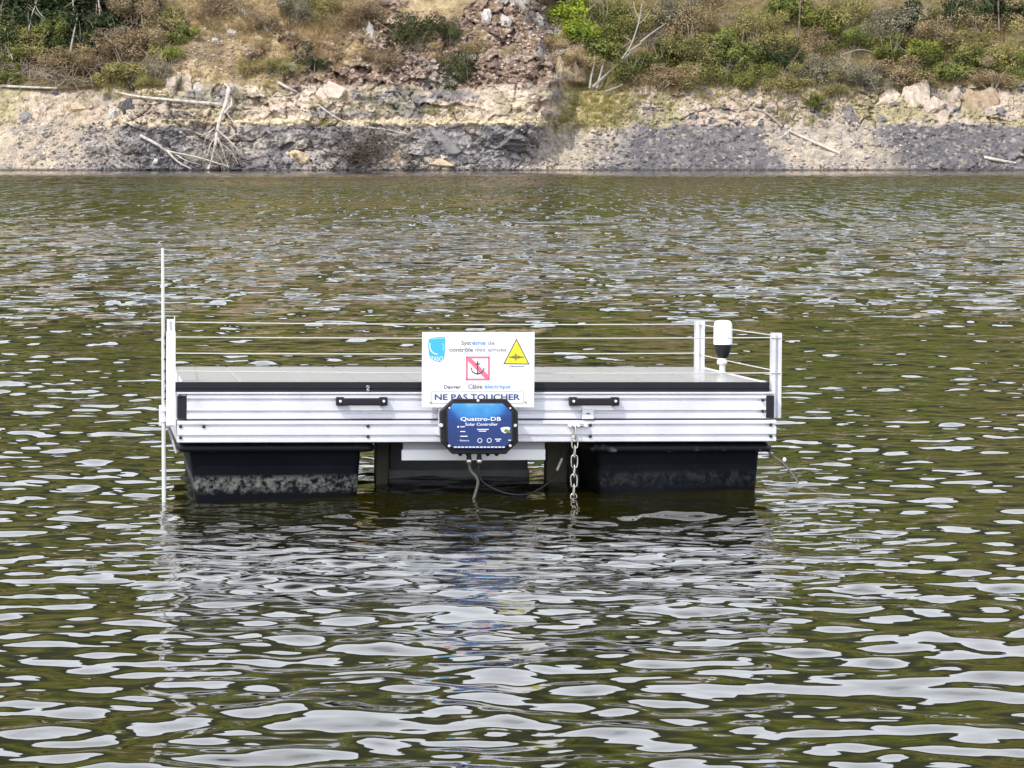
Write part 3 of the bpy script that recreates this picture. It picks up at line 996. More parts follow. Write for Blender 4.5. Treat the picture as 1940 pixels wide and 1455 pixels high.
for px, py, s in ((697, 733, 0.0055), (697, 739, 0.0045)):
    x, z = lp(px, py, -0.002)
    MB().loop([(x + s * 0.7 * math.cos(t * 0.785), -0.004, z + s * 0.6 * math.sin(t * 0.785)) for t in range(8)], 0.0014, 5).build('clip', M['steel'], sp_)

# ------------------------------------------------------------------ warning sign
SY = -0.034
sg = empty('warning_sign', mtx=POSE)
tag(sg, 'white warning sign in French with anchor and triangle symbols above the blue box', 'sign')
x0, z1 = lp(800, 629, SY)
x1, z0 = lp(1012, 772, SY)
MB().box(x0, x1, SY, SY + 0.004, z0, z1).build('plate', M['sign'], sg, 0.0008)
for px in (840, 970):
    xx, _ = lp(px, 760, SY)
    MB().box(xx - 0.012, xx + 0.012, SY + 0.0045, -0.0065, ZL0 + 0.02, z1 - 0.05).build('standoff', M['alu'], sg)


def text(s, a, b, yl, m, parent, bold=0.0, name='lettering', zscale=None):
    """flat lettering that fills the box between two pixels of the photograph"""
    cu = bpy.data.curves.new(name, 'FONT')
    cu.body = s
    cu.offset = bold
    cu.resolution_u = 3
    t = bpy.data.objects.new(name, cu)
    COL.objects.link(t)
    bpy.context.view_layer.update()
    me = bpy.data.meshes.new_from_object(t.evaluated_get(bpy.context.evaluated_depsgraph_get()))
    bpy.data.objects.remove(t)
    bpy.data.curves.remove(cu)
    co = np.empty(len(me.vertices) * 3)
    me.vertices.foreach_get('co', co)
    co = co.reshape(-1, 3)
    lo, hi = co.min(0), co.max(0)
    xa, za = lp(*a, yl)
    xb, zb = lp(*b, yl)
    q = np.stack([xa + (co[:, 0] - lo[0]) / (hi[0] - lo[0]) * (xb - xa), np.full(len(co), yl), zb + (co[:, 1] - lo[1]) / (hi[1] - lo[1]) * (za - zb)], 1)
    me.vertices.foreach_set('co', q.ravel())
    me.materials.clear()
    me.materials.append(m)
    me.update()
    o = bpy.data.objects.new(name, me)
    COL.objects.link(o)
    o.parent = parent
    return o


def flat(name, pts, yl, m, parent, th=0.0004):
    return MB().prism([lp(*p, yl) for p in pts], yl, yl + th).build(name, m, parent)


def lines(name, segs, w, yl, m, parent):
    """printed strokes: (pixel, pixel) pairs drawn w pixels wide"""
    b = MB()
    for p, q in segs:
        d = Vector((q[0] - p[0], q[1] - p[1]))
        nn = Vector((-d.y, d.x)).normalized() * (w / 2)
        b.prism([lp(p[0] + nn.x, p[1] + nn.y, yl), lp(q[0] + nn.x, q[1] + nn.y, yl), lp(q[0] - nn.x, q[1] - nn.y, yl), lp(p[0] - nn.x, p[1] - nn.y, yl)], yl, yl + 0.0003)
    return b.build(name, m, parent)


TYL = SY - 0.0006
text('Syst', (874, 645.5), (893, 656), TYL, M['ink_grey'], sg, 0.018)
text('ème', (894.5, 645), (920, 654), TYL, M['ink_blue'], sg, 0.018)
text('de', (924.5, 645.5), (937.5, 653.5), TYL, M['ink_faded'], sg, 0.018)
text('contrôle', (851, 658), (896, 666.5), TYL, M['ink_grey'], sg, 0.018)
text('des algues', (900, 658), (960, 668.5), TYL, M['ink_faded'], sg, 0.018)
text('Danger :', (841, 729.5), (878, 738.5), TYL, M['ink_dark'], sg, 0.018)
text('Câble', (887, 728), (914, 736.5), TYL, M['ink_grey'], sg, 0.018)
text('électrique', (918, 728), (967, 738.5), TYL, M['ink_blue'], sg, 0.018)
text('NE PAS TOUCHER', (823.5, 746.5), (985.5, 758), TYL, M['ink_navy'], sg, 0.03)
text('Ultrasons', (965, 692), (993, 695.5), TYL, M['ink_dark'], sg, 0.018)
lines('text_border', [((817, 742), (991.5, 742)), ((991.5, 742), (991.5, 764)), ((991.5, 764), (817, 764)), ((817, 764), (817, 742))], 0.9, TYL, M['ink_line'], sg)
lines('anchor_frame', [((882.5, 677), (928, 677)), ((926.3, 675.5), (926.3, 720.5)), ((928, 718.8), (882.5, 718.8)), ((884.3, 720.5), (884.3, 675.5))], 3.6, TYL, M['sign_red'], sg)
flat('anchor_bar', [(886.5, 679), (893, 679), (924.6, 710), (924.6, 717), (918.5, 717), (887, 684)], TYL - 0.0002, M['sign_red'], sg)
an = []
for i in range(12):
    t0, t1 = math.radians(200 + i * 140 / 12), math.radians(200 + (i + 1) * 140 / 12)
    an.append(((904.7 + 11.5 * math.cos(t0), 698.5 - 9.5 * math.sin(t0)), (904.7 + 11.5 * math.cos(t1), 698.5 - 9.5 * math.sin(t1))))
an += [((904.7, 686), (904.9, 709.5)), ((900.5, 689.5), (908.8, 689.5)), ((893.5, 701), (893.0, 696.5)), ((916.3, 701), (917.0, 696.5)), ((904.7, 684), (904.7, 687))]
lines('anchor', an, 2.0, TYL - 0.0005, M['ink_dark'], sg)
flat('triangle_border', [(978.5, 641), (1003.3, 690.5), (953.5, 689.8)], TYL, M['ink_dark'], sg)
flat('triangle', [(978.5, 645), (1000.3, 688.8), (956.6, 688.2)], TYL - 0.0005, M['sign_yellow'], sg)
lines('sound_wave', [((964.5, 676.5), (993, 676.5))] + [((966 + 2.6 * i, 676.5 - h), (966 + 2.6 * i, 676.5 + h)) for i, h in enumerate((1.2, 1.2, 2.2, 4, 7.5, 5, 4, 2.5, 1.6, 1.2))], 1.3, TYL - 0.0010, M['ink_dark'], sg)
flat('logo', [(812, 643), (820, 639.5), (833, 637.8), (843.3, 639), (843.6, 655), (842.5, 672), (840, 682), (834, 685.8), (826, 684.5), (816, 680), (812.5, 671), (811, 656)], TYL, M['logo_blue'], sg)
sw = [((814.5 + 0, 650), (814.2, 658))]
for i in range(9):
    t0, t1 = math.radians(170 + i * 11), math.radians(170 + (i + 1) * 11)
    sw.append(((829 + 14.5 * math.cos(t0), 657 - 14 * math.sin(t0)), (829 + 14.5 * math.cos(t1), 657 - 14 * math.sin(t1))))
lines('logo_swirl', sw, 1.8, TYL - 0.0005, M['ink_white'], sg)
lines('logo_swirl', [((838, 650), (841, 657)), ((841, 657), (839, 664)), ((818, 643), (828, 640.5)), ((828, 640.5), (840, 641))], 1.6, TYL - 0.0005, M['logo_pale'], sg)
text('TASO', (816, 675.5), (839, 684), TYL - 0.0008, M['ink_white'], sg, 0.01)
for px, py in ((815.5, 761.5), (995.5, 761.5)):
    x, z = lp(px, py, SY)
    MB().lathe([(0.0034, SY), (0.0034, SY - 0.003), (0.002, SY - 0.004)], (x, 0, z), 'y', 10).build('screw', M['steel'], sg)

# ------------------------------------------------------------------ blue control box
BY0 = -0.040
bx = empty('control_box', mtx=POSE)
tag(bx, 'black octagonal control box with a glossy blue label mounted below the white sign', 'control box')
octo = [(857, 755), (957, 755), (979, 779), (979.5, 836), (960, 855), (957, 859), (855, 859), (834, 837), (831.5, 779)]
back = [lp(*p, BY0) for p in octo]
MB().prism(back, BY0 - 0.028, BY0).build('case', M['black'], bx, 0.003, 2)
fr = [(858, 762), (953, 762), (973, 780), (974, 836), (955, 851.5), (858, 851.5), (846, 838), (845, 779)]
MB().prism([lp(*p, BY0 - 0.04) for p in fr], BY0 - 0.040, BY0 - 0.0282).build('lid', M['black'], bx, 0.003, 2)
lm = mat('blue printed label', (0.02, 0.03, 0.2), 0.3, coat=0.15, spec=0.3)
n, l = lm.node_tree.nodes, lm.node_tree.links
t = nd(n, 'ShaderNodeTexCoord')
s3 = nd(n, 'ShaderNodeSeparateXYZ')
l.new(t.outputs['Generated'], s3.inputs[0])
nz = nd(n, 'ShaderNodeTexNoise')
nz.inputs['Scale'].default_value, nz.inputs['Detail'].default_value = 3.5, 5
l.new(t.outputs['Generated'], nz.inputs['Vector'])
ad = nd(n, 'ShaderNodeMath', operation='MULTIPLY_ADD')
ad.inputs[1].default_value, ad.inputs[2].default_value = 0.5, -0.25
l.new(nz.outputs['Fac'], ad.inputs[0])
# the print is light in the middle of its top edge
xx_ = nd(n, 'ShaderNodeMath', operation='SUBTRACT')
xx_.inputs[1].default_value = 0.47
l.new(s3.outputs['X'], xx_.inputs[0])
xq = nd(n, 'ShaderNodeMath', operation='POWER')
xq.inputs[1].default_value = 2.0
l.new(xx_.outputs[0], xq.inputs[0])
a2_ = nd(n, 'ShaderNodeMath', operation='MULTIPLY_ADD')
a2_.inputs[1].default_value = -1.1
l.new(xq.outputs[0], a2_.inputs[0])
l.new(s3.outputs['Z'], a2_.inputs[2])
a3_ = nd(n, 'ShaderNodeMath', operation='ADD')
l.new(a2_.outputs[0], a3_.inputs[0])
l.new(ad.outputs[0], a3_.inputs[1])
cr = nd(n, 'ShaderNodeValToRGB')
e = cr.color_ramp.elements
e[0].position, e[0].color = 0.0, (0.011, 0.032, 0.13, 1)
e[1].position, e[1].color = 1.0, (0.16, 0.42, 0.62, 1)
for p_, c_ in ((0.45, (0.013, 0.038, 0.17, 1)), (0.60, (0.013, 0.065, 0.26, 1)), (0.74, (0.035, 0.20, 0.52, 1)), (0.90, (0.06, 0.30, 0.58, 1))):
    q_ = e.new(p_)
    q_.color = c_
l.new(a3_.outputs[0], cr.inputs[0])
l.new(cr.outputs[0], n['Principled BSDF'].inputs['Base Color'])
LY = BY0 - 0.0408
lbp = [(858, 764.5), (952, 764.5), (969, 781), (970, 834), (953, 849.5), (859, 849.5), (849, 838), (848, 780)]
MB().prism([lp(*p, LY) for p in lbp], LY, LY + 0.0007).build('label', lm, bx)
LY -= 0.0006
text('Quattro-DB', (872.5, 790), (949, 798.5), LY, M['ink_white'], bx, 0.015)
text('Solar Controller', (881.5, 801), (943, 806.5), LY, M['ink_white'], bx, 0.01)
text('Battery', (871.5, 833), (889, 837), LY, M['ink_white'], bx)
lines('print_line', [((872, 808.5), (880.5, 808.5)), ((872, 817.5), (881.5, 817.5)), ((872, 826.5), (886, 826.5)), ((904, 813.5), (926, 813.5)), ((907, 816.8), (921, 816.8)), ((938, 832), (949.5, 832)), ((940, 835.5), (947, 835.5)), ((963, 834), (968, 834))], 1.5, LY, M['ink_white'], bx)
lines('print_line', [((860 + 7 * i, 847), (865.4 + 7 * i, 847)) for i in range(14)], 1.8, LY, M['ink_white'], bx)
for px in (909, 927):
    lines('dial_ring', [((px + 4.2 * math.cos(k * 0.785), 834.5 + 4.2 * math.sin(k * 0.785)), (px + 4.2 * math.cos((k + 1) * 0.785), 834.5 + 4.2 * math.sin((k + 1) * 0.785))) for k in range(8)], 1.0, LY, M['ink_white'], bx)
flat('badge', [(948, 811), (955, 809), (963, 809), (967, 811), (964, 818), (957, 821), (951, 818)], LY, M['ink_white'], bx)
flat('badge_leaf', [(954, 817), (958, 812), (966, 815), (968, 820), (960, 820)], LY - 0.0004, M['leaf_green'], bx)
for px, py in ((868, 808.5), (867.5, 817.5), (867.5, 826.5), (867.5, 835)):
    x, z = lp(px, py, LY)
    MB().lathe([(0.0026, LY), (0.0026, LY - 0.001)], (x, 0, z), 'y', 10).build('indicator', M['ink_white' if py < 810 else 'ink_navy'], bx)
for px, py, yl, r in ((836, 806, BY0 - 0.028, 0.006), (975.5, 806, BY0 - 0.028, 0.0055), (905.5, 759, BY0 - 0.028, 0.0042), (851, 844.8, BY0 - 0.04, 0.0042), (966.5, 844.5, BY0 - 0.04, 0.0042), (851.5, 773, BY0 - 0.04, 0.0028), (966.5, 773.5, BY0 - 0.04, 0.0028)):
    x, z = lp(px, py, yl)
    MB().lathe([(r, yl), (r, yl - 0.0025), (r * 0.6, yl - 0.004)], (x, 0, z), 'y', 12).build('screw', M['screw'], bx)
for px in (872, 886, 924, 941):
    x, z = lp(px, 860, BY0 - 0.014)
    MB().lathe([(0.006, 0.004), (0.006, -0.003), (0.002, -0.006)], (x, BY0 - 0.014, z), 'z', 10).build('port_plug', M['black'], bx)
GL = []
for px in (888.5, 908):
    x, z = lp(px, 858, BY0 - 0.014)
    g = MB().lathe([(0.0065, 0.0), (0.0065, -0.012), (0.0075, -0.0125), (0.0075, -0.019), (0.004, -0.021)], (x, BY0 - 0.014, z), 'z', 12).build('cable_gland', M['black'], bx)
    _, zb = lp(px, 874, BY0 - 0.014)
    MB().lathe([(0.007, 0.005), (0.0078, 0.004), (0.0078, -0.004), (0.005, -0.006)], (x, BY0 - 0.014, zb), 'z', 12).build('gland_nut', M['steel'], g)
    GL.append((x, BY0 - 0.014, zb - 0.005))


def wpt(px, py, yl):
    x, z = lp(px, py, yl)
    return POSE @ Vector((x, yl, z))


def spline(pts, n=6):
    p = [Vector(q) for q in pts]
    p = [p[0] * 2 - p[1]] + p + [p[-1] * 2 - p[-2]]
    out = []
    for i in range(1, len(p) - 2):
        for k in range(n):
            t = k / n
            out.append(0.5 * ((2 * p[i]) + (p[i + 1] - p[i - 1]) * t + (2 * p[i - 1] - 5 * p[i] + 4 * p[i + 1] - p[i + 2]) * t * t + (3 * p[i] - p[i - 1] - 3 * p[i + 1] + p[i + 2]) * t ** 3))
    return out + [p[-2]]


def cable(name, pts, r, m, label, cat='cable'):
    o = MB().tube(spline(pts), r, 8).build(name, m)
    return tag(o, label, cat)


g0, g1_ = POSE @ Vector(GL[0]), POSE @ Vector(GL[1])
cable('sheathed_cable', [g0, wpt(892, 892, -0.05), wpt(902, 904, -0.05), wpt(905.5, 915, -0.05), wpt(901, 934, -0.05), wpt(896, 951, -0.05), wpt(894, 975, -0.05)], 0.0042, M['sheath'], 'grey sheathed cable hanging straight from the blue control box into the water')
cable('cable_loop', [g1_, wpt(907, 893, -0.05), wpt(911, 910, -0.045), wpt(932, 925, -0.03), wpt(965, 936, -0.01), wpt(1000, 936, 0.02), wpt(1030, 921, 0.05), wpt(1052, 899, 0.08), wpt(1064, 868, 0.10), wpt(1072, 842, 0.10)], 0.0032, M['rubber'], 'thin black cable looping from the blue control box to the right under the platform')
wpa = wpt(1055, 891, 0.072)
wpb = wpt(1064.5, 869, 0.092)
cl_ = MB().tube([wpa, wpb], 0.0036, 8).build('cable_sleeve', M['bark'])
tag(cl_, 'short pale sleeve on the black cable loop under the platform', 'cable sleeve')

# antenna rod at the left corner
x, zt = lp(308.5, 470, 0.02)
x2, zb = lp(311.5, 935, 0.02)
an_ = empty('antenna_rod', mtx=POSE)
tag(an_, 'tall thin pale rod standing upright at the left corner of the platform', 'antenna')
zs_ = [zb - 0.1 + (zt - zb + 0.1) * i / 8 for i in range(9)]
MB().tube([(x2 + (x - x2) * i / 8, 0.04, zs_[i]) for i in range(9)], [0.0062, 0.006, 0.006, 0.0058, 0.0056, 0.0052, 0.0048, 0.0046, 0.0044], 10).build('rod', M['rod'], an_)
MB().lathe([(0.009, 0.0), (0.009, 0.012)], (x2 - 0.001, 0.04, lp(309, 800, 0.02)[1]), 'z', 12).build('clamp', M['alu'], an_)
MB().lathe([(0.009, 0.0), (0.009, 0.012)], (x2 - 0.001, 0.04, lp(309, 780, 0.02)[1]), 'z', 12).build('clamp', M['alu'], an_)

# beacon lamp beside the panel
YL = 0.69
bc = empty('beacon_lamp', mtx=POSE)
tag(bc, 'white domed beacon lamp on a black cone and short stem at the right end', 'beacon')
xc, zt = lp(1370, 606.5, YL)
zz = lambda py: lp(1370, py, YL)[1]
k = (lp(1388, 640, YL)[0] - lp(1370, 640, YL)[0]) / 18
MB().lathe([(17.6 * k, zz(652.5)), (17.6 * k, zz(640)), (17.4 * k, zz(622)), (17 * k, zz(615)), (15.6 * k, zz(610.5)), (13 * k, zz(607.8)), (8 * k, zz(606.7)), (1 * k, zz(606.4))], (xc, YL, 0), 'z', 28).build('dome', M['dome'], bc)
MB().lathe([(7.6 * k, zz(678.5)), (11.5 * k, zz(672)), (14.4 * k, zz(664)), (16 * k, zz(655)), (16.4 * k, zz(652.6))], (xc, YL, 0), 'z', 28).build('cone_base', M['black'], bc)
MB().lathe([(8.4 * k, zz(690)), (9.6 * k, zz(688)), (9.6 * k, zz(684)), (8 * k, zz(681.5)), (7 * k, zz(678.6))], (xc - 0.002, YL, 0), 'z', 20).build('collar', M['white'], bc)
MB().lathe([(5.8 * k, zz(760)), (5.8 * k, zz(690.2))], (xc - 0.001, YL, 0), 'z', 16).build('stem', M['rod'], bc)

# chain
cr_ = empty('mooring_chain', mtx=POSE)
tag(cr_, 'steel chain hanging from a shackle on the lower rail into the water', 'chain')
xa, za = lp(1077, 806.5, -0.015)
xb, _ = lp(1114, 806.5, -0.015)
sh = MB().tube([(xa - 0.001, -0.015, za), (xb, -0.015, za)], 0.0042, 10).build('shackle', M['steel'], cr_)
for px, r in ((1080, 0.0072), (1088, 0.006), (1096, 0.0068), (1110, 0.0070)):
    xx, _ = lp(px, 806, -0.015)
    MB().lathe([(r * 0.5, -0.006), (r, -0.003), (r, 0.003), (r * 0.5, 0.006)], (xx, -0.015, za + 0.0005 * (px % 3)), 'y', 10).build('nut', M['screw'], sh)
xt, ztp = lp(1089.5, 811, -0.016)
xbm, zbm = lp(1086, 960, -0.016)
LL, LW = 0.0365, 0.0088


def link_pts():
    out = []
    for k in range(16):
        a = 2 * math.pi * k / 16
        out.append((LW * math.cos(a), 0, math.copysign(LL / 2 - LW, math.sin(a)) + LW * math.sin(a) if abs(math.sin(a)) > 1e-6 else 0))
    return out


lk = MB().loop(link_pts(), 0.0020, 6)
lk0 = None
NL = 11
pitch_ = 0.0268
for i in range(NL):
    if lk0 is None:
        o = lk0 = lk.build('link', M['steel'], cr_)
    else:
        o = lk0.copy()
        COL.objects.link(o)
    t = i / 8
    o.location = (xt + (xbm - xt) * t, -0.0165, ztp - 0.012 - i * pitch_)
    o.rotation_euler = (0, 0.03 * math.sin(i * 2.1), (math.pi / 2 if i % 2 == 0 else 0.15 * math.sin(i)))

# mooring rope at the right
mo = empty('mooring_rope', mtx=POSE)
tag(mo, 'thin dark rope slanting from the right float down into the water', 'rope')
pts = []
for px, py, yl in ((1449, 846, 0.05), (1462, 862, 0.03), (1482, 876, 0.0), (1503, 900, -0.03), (1512, 915, -0.05)):
    x, z = lp(px, py, yl)
    pts.append((x, yl, z))
MB().tube(spline(pts, 4), 0.0026, 6).build('rope', M['galv_dirty'], mo)
x, z = lp(1486, 871, 0.0)
MB().lathe([(0.004, -0.006), (0.006, 0.0), (0.004, 0.006)], (x, 0.0, z), 'z', 10).build('clip', M['screw'], mo)
x, z = lp(1484, 878, 0.0)
MB().lathe([(0.003, -0.006), (0.0045, 0.0), (0.003, 0.006)], (x, 0.0, z), 'z', 10).build('knot', M['rubber'], mo)

# ------------------------------------------------------------------ stones and boulders


def rock_mesh(name, seed, sub=2, sq=(1, 1, 1), rough=0.22, planes=9):
    bm = bmesh.new()
    bmesh.ops.create_icosphere(bm, subdivisions=sub, radius=1.15)
    r = random.Random(seed)
    pl = [(Vector((r.gauss(0, 1), r.gauss(0, 1), r.gauss(0, 1))).normalized(), r.uniform(0.5, 0.9)) for _ in range(planes)]
    co = np.array([v.co[:] for v in bm.verts])
    for nn, d in pl:
        t = np.clip(co @ np.array(nn[:]) - d, 0, None)
        co -= np.outer(t, np.array(nn[:]))
    if sub > 2:
        q = co * 2.1 + seed * 3.7
        co *= (1 + rough * (fbm(q[:, 0] + q[:, 2] * 0.7, q[:, 1] - q[:, 2] * 0.6, seed, 4, 0.6) - 0.5))[:, None]
    else:
        co *= np.array([1 + r.uniform(-rough, rough) * 0.25 for _ in bm.verts])[:, None]
    for v, c in zip(bm.verts, co):
        v.co = (c[0] * sq[0], c[1] * sq[1], c[2] * sq[2])
    me = bpy.data.meshes.new(name)
    bm.to_mesh(me)
    bm.free()
    return me


def lookup(px, py):
    return bank(px, py)


def boulder(px, py, w, h, kind, label, seed, tilt=0.0, name='boulder', sub=3):
    """a boulder w by h photograph pixels, centred on a pixel"""
    p = bank(px, py)
    me = rock_mesh(name, seed, 4, (1, 1, 1), 0.7, 16)
    me.materials.append(M['stone_' + kind])
    o = bpy.data.objects.new(name, me)
    COL.objects.link(o)
    s = MPP / 1.6
    o.scale = (w * s, (w + h) * 0.45 * s, h * s)
    o.location = p + Vector((0, 0.45 * (w + h) * 0.45 * s, 0))
    o.rotation_euler = (0, tilt, 0)
    return tag(o, label, 'boulder')


B = [
    (1613, 228, 24, 22, 'grey', 'rounded grey boulder standing alone on the pale sand, lower of two', 1, 0.2),
    (1609, 212, 16, 17, 'grey', 'small rounded grey boulder perched on top of another on the pale sand', 2, 0),
    (1737, 188, 48, 56, 'cream', 'tall square cream block below the green scrub, largest of the pale blocks', 3, 0.05),
    (1683, 192, 50, 44, 'cream', 'jagged cream block just left of the tall square one', 4, -0.3),
    (1775, 205, 44, 48, 'cream', 'sloping cream block just right of the tall square one', 5, 0.7),
    (1812, 190, 40, 50, 'cream', 'pointed cream block rising under the dark scrub', 6, -0.2),
    (1860, 200, 62, 52, 'tan', 'broad tan block low on the bank near the right edge', 7, 0.3),
    (1925, 160, 36, 24, 'cream', 'pale flat block at the right edge under the bushes', 8, 0.1),
    (1840, 178, 26, 22, 'tan', 'small tan block above the broad tan block', 9, 0.1),
    (325, 165, 30, 40, 'cream', 'upright cream boulder at the foot of the red scree, left one of a pair', 10, 0.3),
    (352, 165, 36, 44, 'cream', 'upright cream boulder at the foot of the red scree, right one of a pair', 11, -0.35),
    (375, 172, 26, 24, 'pale', 'small pale boulder behind the long fallen trunk', 12, 0.2),
    (625, 182, 66, 40, 'cream', 'large smooth cream slab bulging from the ledge', 13, 0.1),
    (701, 64, 24, 36, 'pale', 'tall pale boulder standing on the red slope beside the broom bush', 14, 0.1),
    (1017, 45, 34, 46, 'pale', 'tall grey rock rib high on the slope left of the bright green shrub', 15, 0.15),
    (985, 12, 30, 42, 'pale', 'grey rock rib at the very top of the picture above the scree', 16, -0.1),
    (918, 38, 24, 34, 'pale', 'narrow pale rock high on the scree', 17, 0.3),
    (957, 40, 20, 22, 'pale', 'small pale rock between two tall grey ribs', 18, 0.3),
    (1000, 25, 20, 24, 'cream', 'small cream rock wedged among the grey ribs', 19, 0.5),
    (443, 66, 20, 20, 'pale', 'grey boulder half way up the straw slope above the red scree', 20, 0.4),
    (540, 132, 32, 28, 'pale', 'pale boulder between the two patches of red scree', 21, 0.1),
    (222, 218, 22, 34, 'pale', 'pale leaning rock beside the dark crag at left', 22, 0.5),
    (105, 179, 14, 12, 'dark', 'small black stone lying on the pale sand at far left', 23, 0),
    (47, 226, 24, 18, 'grey', 'grey stone on the left sand above the pebbles', 24, 0.2),
    (755, 300, 50, 52, 'tan', 'smooth tan boulder at the waterline right of the brush pile', 25, 0.15),
    (800, 308, 22, 18, 'grey', 'rounded grey boulder in front of the smooth tan one', 26, 0),
    (838, 299, 22, 14, 'cream', 'white flat stone lying on the dark crag near the waterline', 27, 0.1),
    (850, 280, 84, 44, 'grey', 'big rounded grey outcrop in the dark crag above the tan slab', 28, 0.2),
    (840, 312, 60, 20, 'tan', 'tan slab dipping into the water below the white flat stone', 29, 0.1),
    (975, 262, 60, 40, 'grey', 'grey block at the right end of the dark crag', 30, -0.4),
    (560, 298, 36, 34, 'tan', 'brown block at the waterline left of the brush pile', 31, 0.2),
    (1060, 140, 22, 48, 'tan', 'upright tan rib in the cliff corner below the green shrub', 32, 0.1),
    (1092, 142, 18, 44, 'tan', 'narrow upright tan rib at the mouth of the dark gully', 33, 0.05),
    (1170, 35, 16, 14, 'pale', 'small pale stone showing through the right scrub', 34, 0.05),
    (148, 205, 40, 16, 'tan', 'low tan slab on the left sand', 35, 0.05),
    (245, 200, 26, 26, 'dark', 'dark angular rock under the end of the fallen trunk', 36, 0.6),
]
for b in B:
    boulder(*b)

def spot(r, x0, x1, y0, y1):
    """a place in a zone with soft, uneven edges"""
    while True:
        x, y = r.uniform(x0 - 45, x1 + 45), r.uniform(max(y0 - 14, -10), min(y1 + 14, 322))
        m = min(x - x0 + 45, x1 + 45 - x) / 90 + (float(fbm(np.array([x * 0.02]), np.array([y * 0.04]), 3, 3)[0]) - 0.5) * 2.0
        k = min(y - y0 + 14, y1 + 14 - y) / 28
        if y1 > 310:
            k = (y - y0 + 14) / 28
        if r.random() < min(1, m) * min(1, k):
            return x, y


rock_vars = [rock_mesh('stone', 100 + i, 1, (1, random.uniform(0.7, 1), random.uniform(0.5, 0.85)), 0.5, 7) for i in range(10)]
ZON = [  # region, stone kinds, how many singly, group, label
    ((0, 150, 240, 318), ('tan', 'cream', 'grey'), 30, 'stones on the sandy shore at left', 'loose stone on the sandy shore at the far left'),
    ((1120, 1470, 242, 320), ('grey', 'dark', 'grey', 'pale'), 40, 'stones on the grey gravel shore', 'loose stone on the grey gravel shore right of the yellow talus'),
    ((1470, 1700, 242, 320), ('tan', 'grey', 'cream'), 28, 'stones round the fallen white log', 'loose stone on the sandy shore around the fallen white log'),
    ((1700, 1940, 244, 320), ('dark', 'grey', 'dark', 'pale'), 28, 'stones on the dark shore at right', 'loose stone on the dark gravel shore at the far right'),
    ((330, 500, 60, 150), ('cream', 'red', 'red', 'pale'), 32, 'stones in the left red scree', 'angular stone in the left patch of red scree'),
    ((650, 1080, 60, 155), ('red', 'pale', 'cream', 'tan'), 48, 'stones in the right red scree', 'angular stone in the right patch of red scree'),
    ((1180, 1700, 180, 238), ('tan', 'grey', 'cream'), 26, 'stones on the pale upper beach', 'loose stone on the pale beach under the scrub'),
    ((175, 400, 215, 318), ('grey', 'dark', 'pale'), 30, 'stones below the left crag', 'loose grey stone on the dark crag below the long fallen trunk'),
    ((1000, 1130, 245, 318), ('tan', 'cream', 'grey'), 16, 'stones on the yellow talus', 'loose stone on the yellow talus below the gully'),
]
SM = {}
MARKS = [((412, 250), 'the upright dead tree'), ((690, 280), 'the dark brushwood heap'), ((755, 300), 'the smooth tan boulder'), ((786, 66), 'the larger broom bush'), ((886, 134), 'the smaller broom bush'),
         ((701, 64), 'the tall pale boulder'), ((338, 165), 'the pair of cream boulders'), ((625, 182), 'the smooth cream slab'), ((1105, 150), 'the dark gully'), ((1540, 268), 'the white fallen log'), ((1455, 216), 'the brown log'),
         ((1613, 225), 'the rounded grey boulders'), ((1737, 188), 'the tall square cream block'), ((1895, 304), 'the flat bleached log'), ((316, 286), 'the forked fallen trunk'), ((240, 182), 'the left end of the long trunk'),
         ((105, 179), 'the small black stone'), ((47, 226), 'the grey stone on the sand'), ((1017, 45), 'the tall grey rock rib'), ((443, 66), 'the grey boulder on the straw slope'), ((1538, 192), 'the lone light green tuft'),
         ((975, 262), 'the grey block ending the crag'), ((1860, 200), 'the broad tan block'), ((1130, 210), 'the yellow grass patch'), ((540, 132), 'the pale boulder between the scree patches'), ((1300, 170), 'the right scrub edge')]
DIRS = ('right of', 'below right of', 'below', 'below left of', 'left of', 'above left of', 'above', 'above right of')


def stone_label(px, py, size, colour):
    (mx_, my_), nm = min(MARKS, key=lambda m: math.hypot(m[0][0] - px, m[0][1] - py))
    dx, dy = px - mx_, py - my_
    q = DIRS[int(round(math.atan2(dy, dx) / (math.pi / 4))) % 8]
    d = math.hypot(dx, dy)
    pre = 'just ' if d < 22 else '' if d < 48 else 'well ' if d < 90 else 'far '
    return ('%s %s stone %s%s %s' % (size, colour, pre, q, nm)).replace('  ', ' '), 'stones around ' + nm


for (x0_, x1_, y0_, y1_), kinds, cnt, grp, lab in ZON:
    r = random.Random(cnt + x0_)
    for i in range(cnt):
        spx, spy = spot(r, x0_, x1_, y0_, y1_)
        p = bank(spx, spy)
        kd = r.choice(kinds)
        vi = r.randrange(10)
        if (kd, vi) not in SM:
            me = rock_vars[vi].copy()
            me.materials.append(M['stone_' + kd])
            SM[(kd, vi)] = me
        o = bpy.data.objects.new('stone', SM[(kd, vi)])
        COL.objects.link(o)
        s = r.uniform(6, 10) * MPP * 0.5 * (1.6 if r.random() < 0.15 else 1)
        o.location = p + Vector((0, 0.02, 0))
        o.scale = (s, s, s * r.uniform(0.7, 1.1))
        o.rotation_euler = (r.uniform(-0.4, 0.4), r.uniform(-0.4, 0.4), r.uniform(0, 6.3))
        lab_, grp_ = stone_label(spx, spy, 'large' if s > 8.8 * MPP * 0.5 else 'small' if s < 7.2 * MPP * 0.5 else 'middling', {'tan': 'sandy', 'cream': 'cream', 'grey': 'mid-grey', 'dark': 'blackish', 'pale': 'pale grey', 'red': 'reddish'}[kd])
        tag(o, lab_, 'stone', grp_)


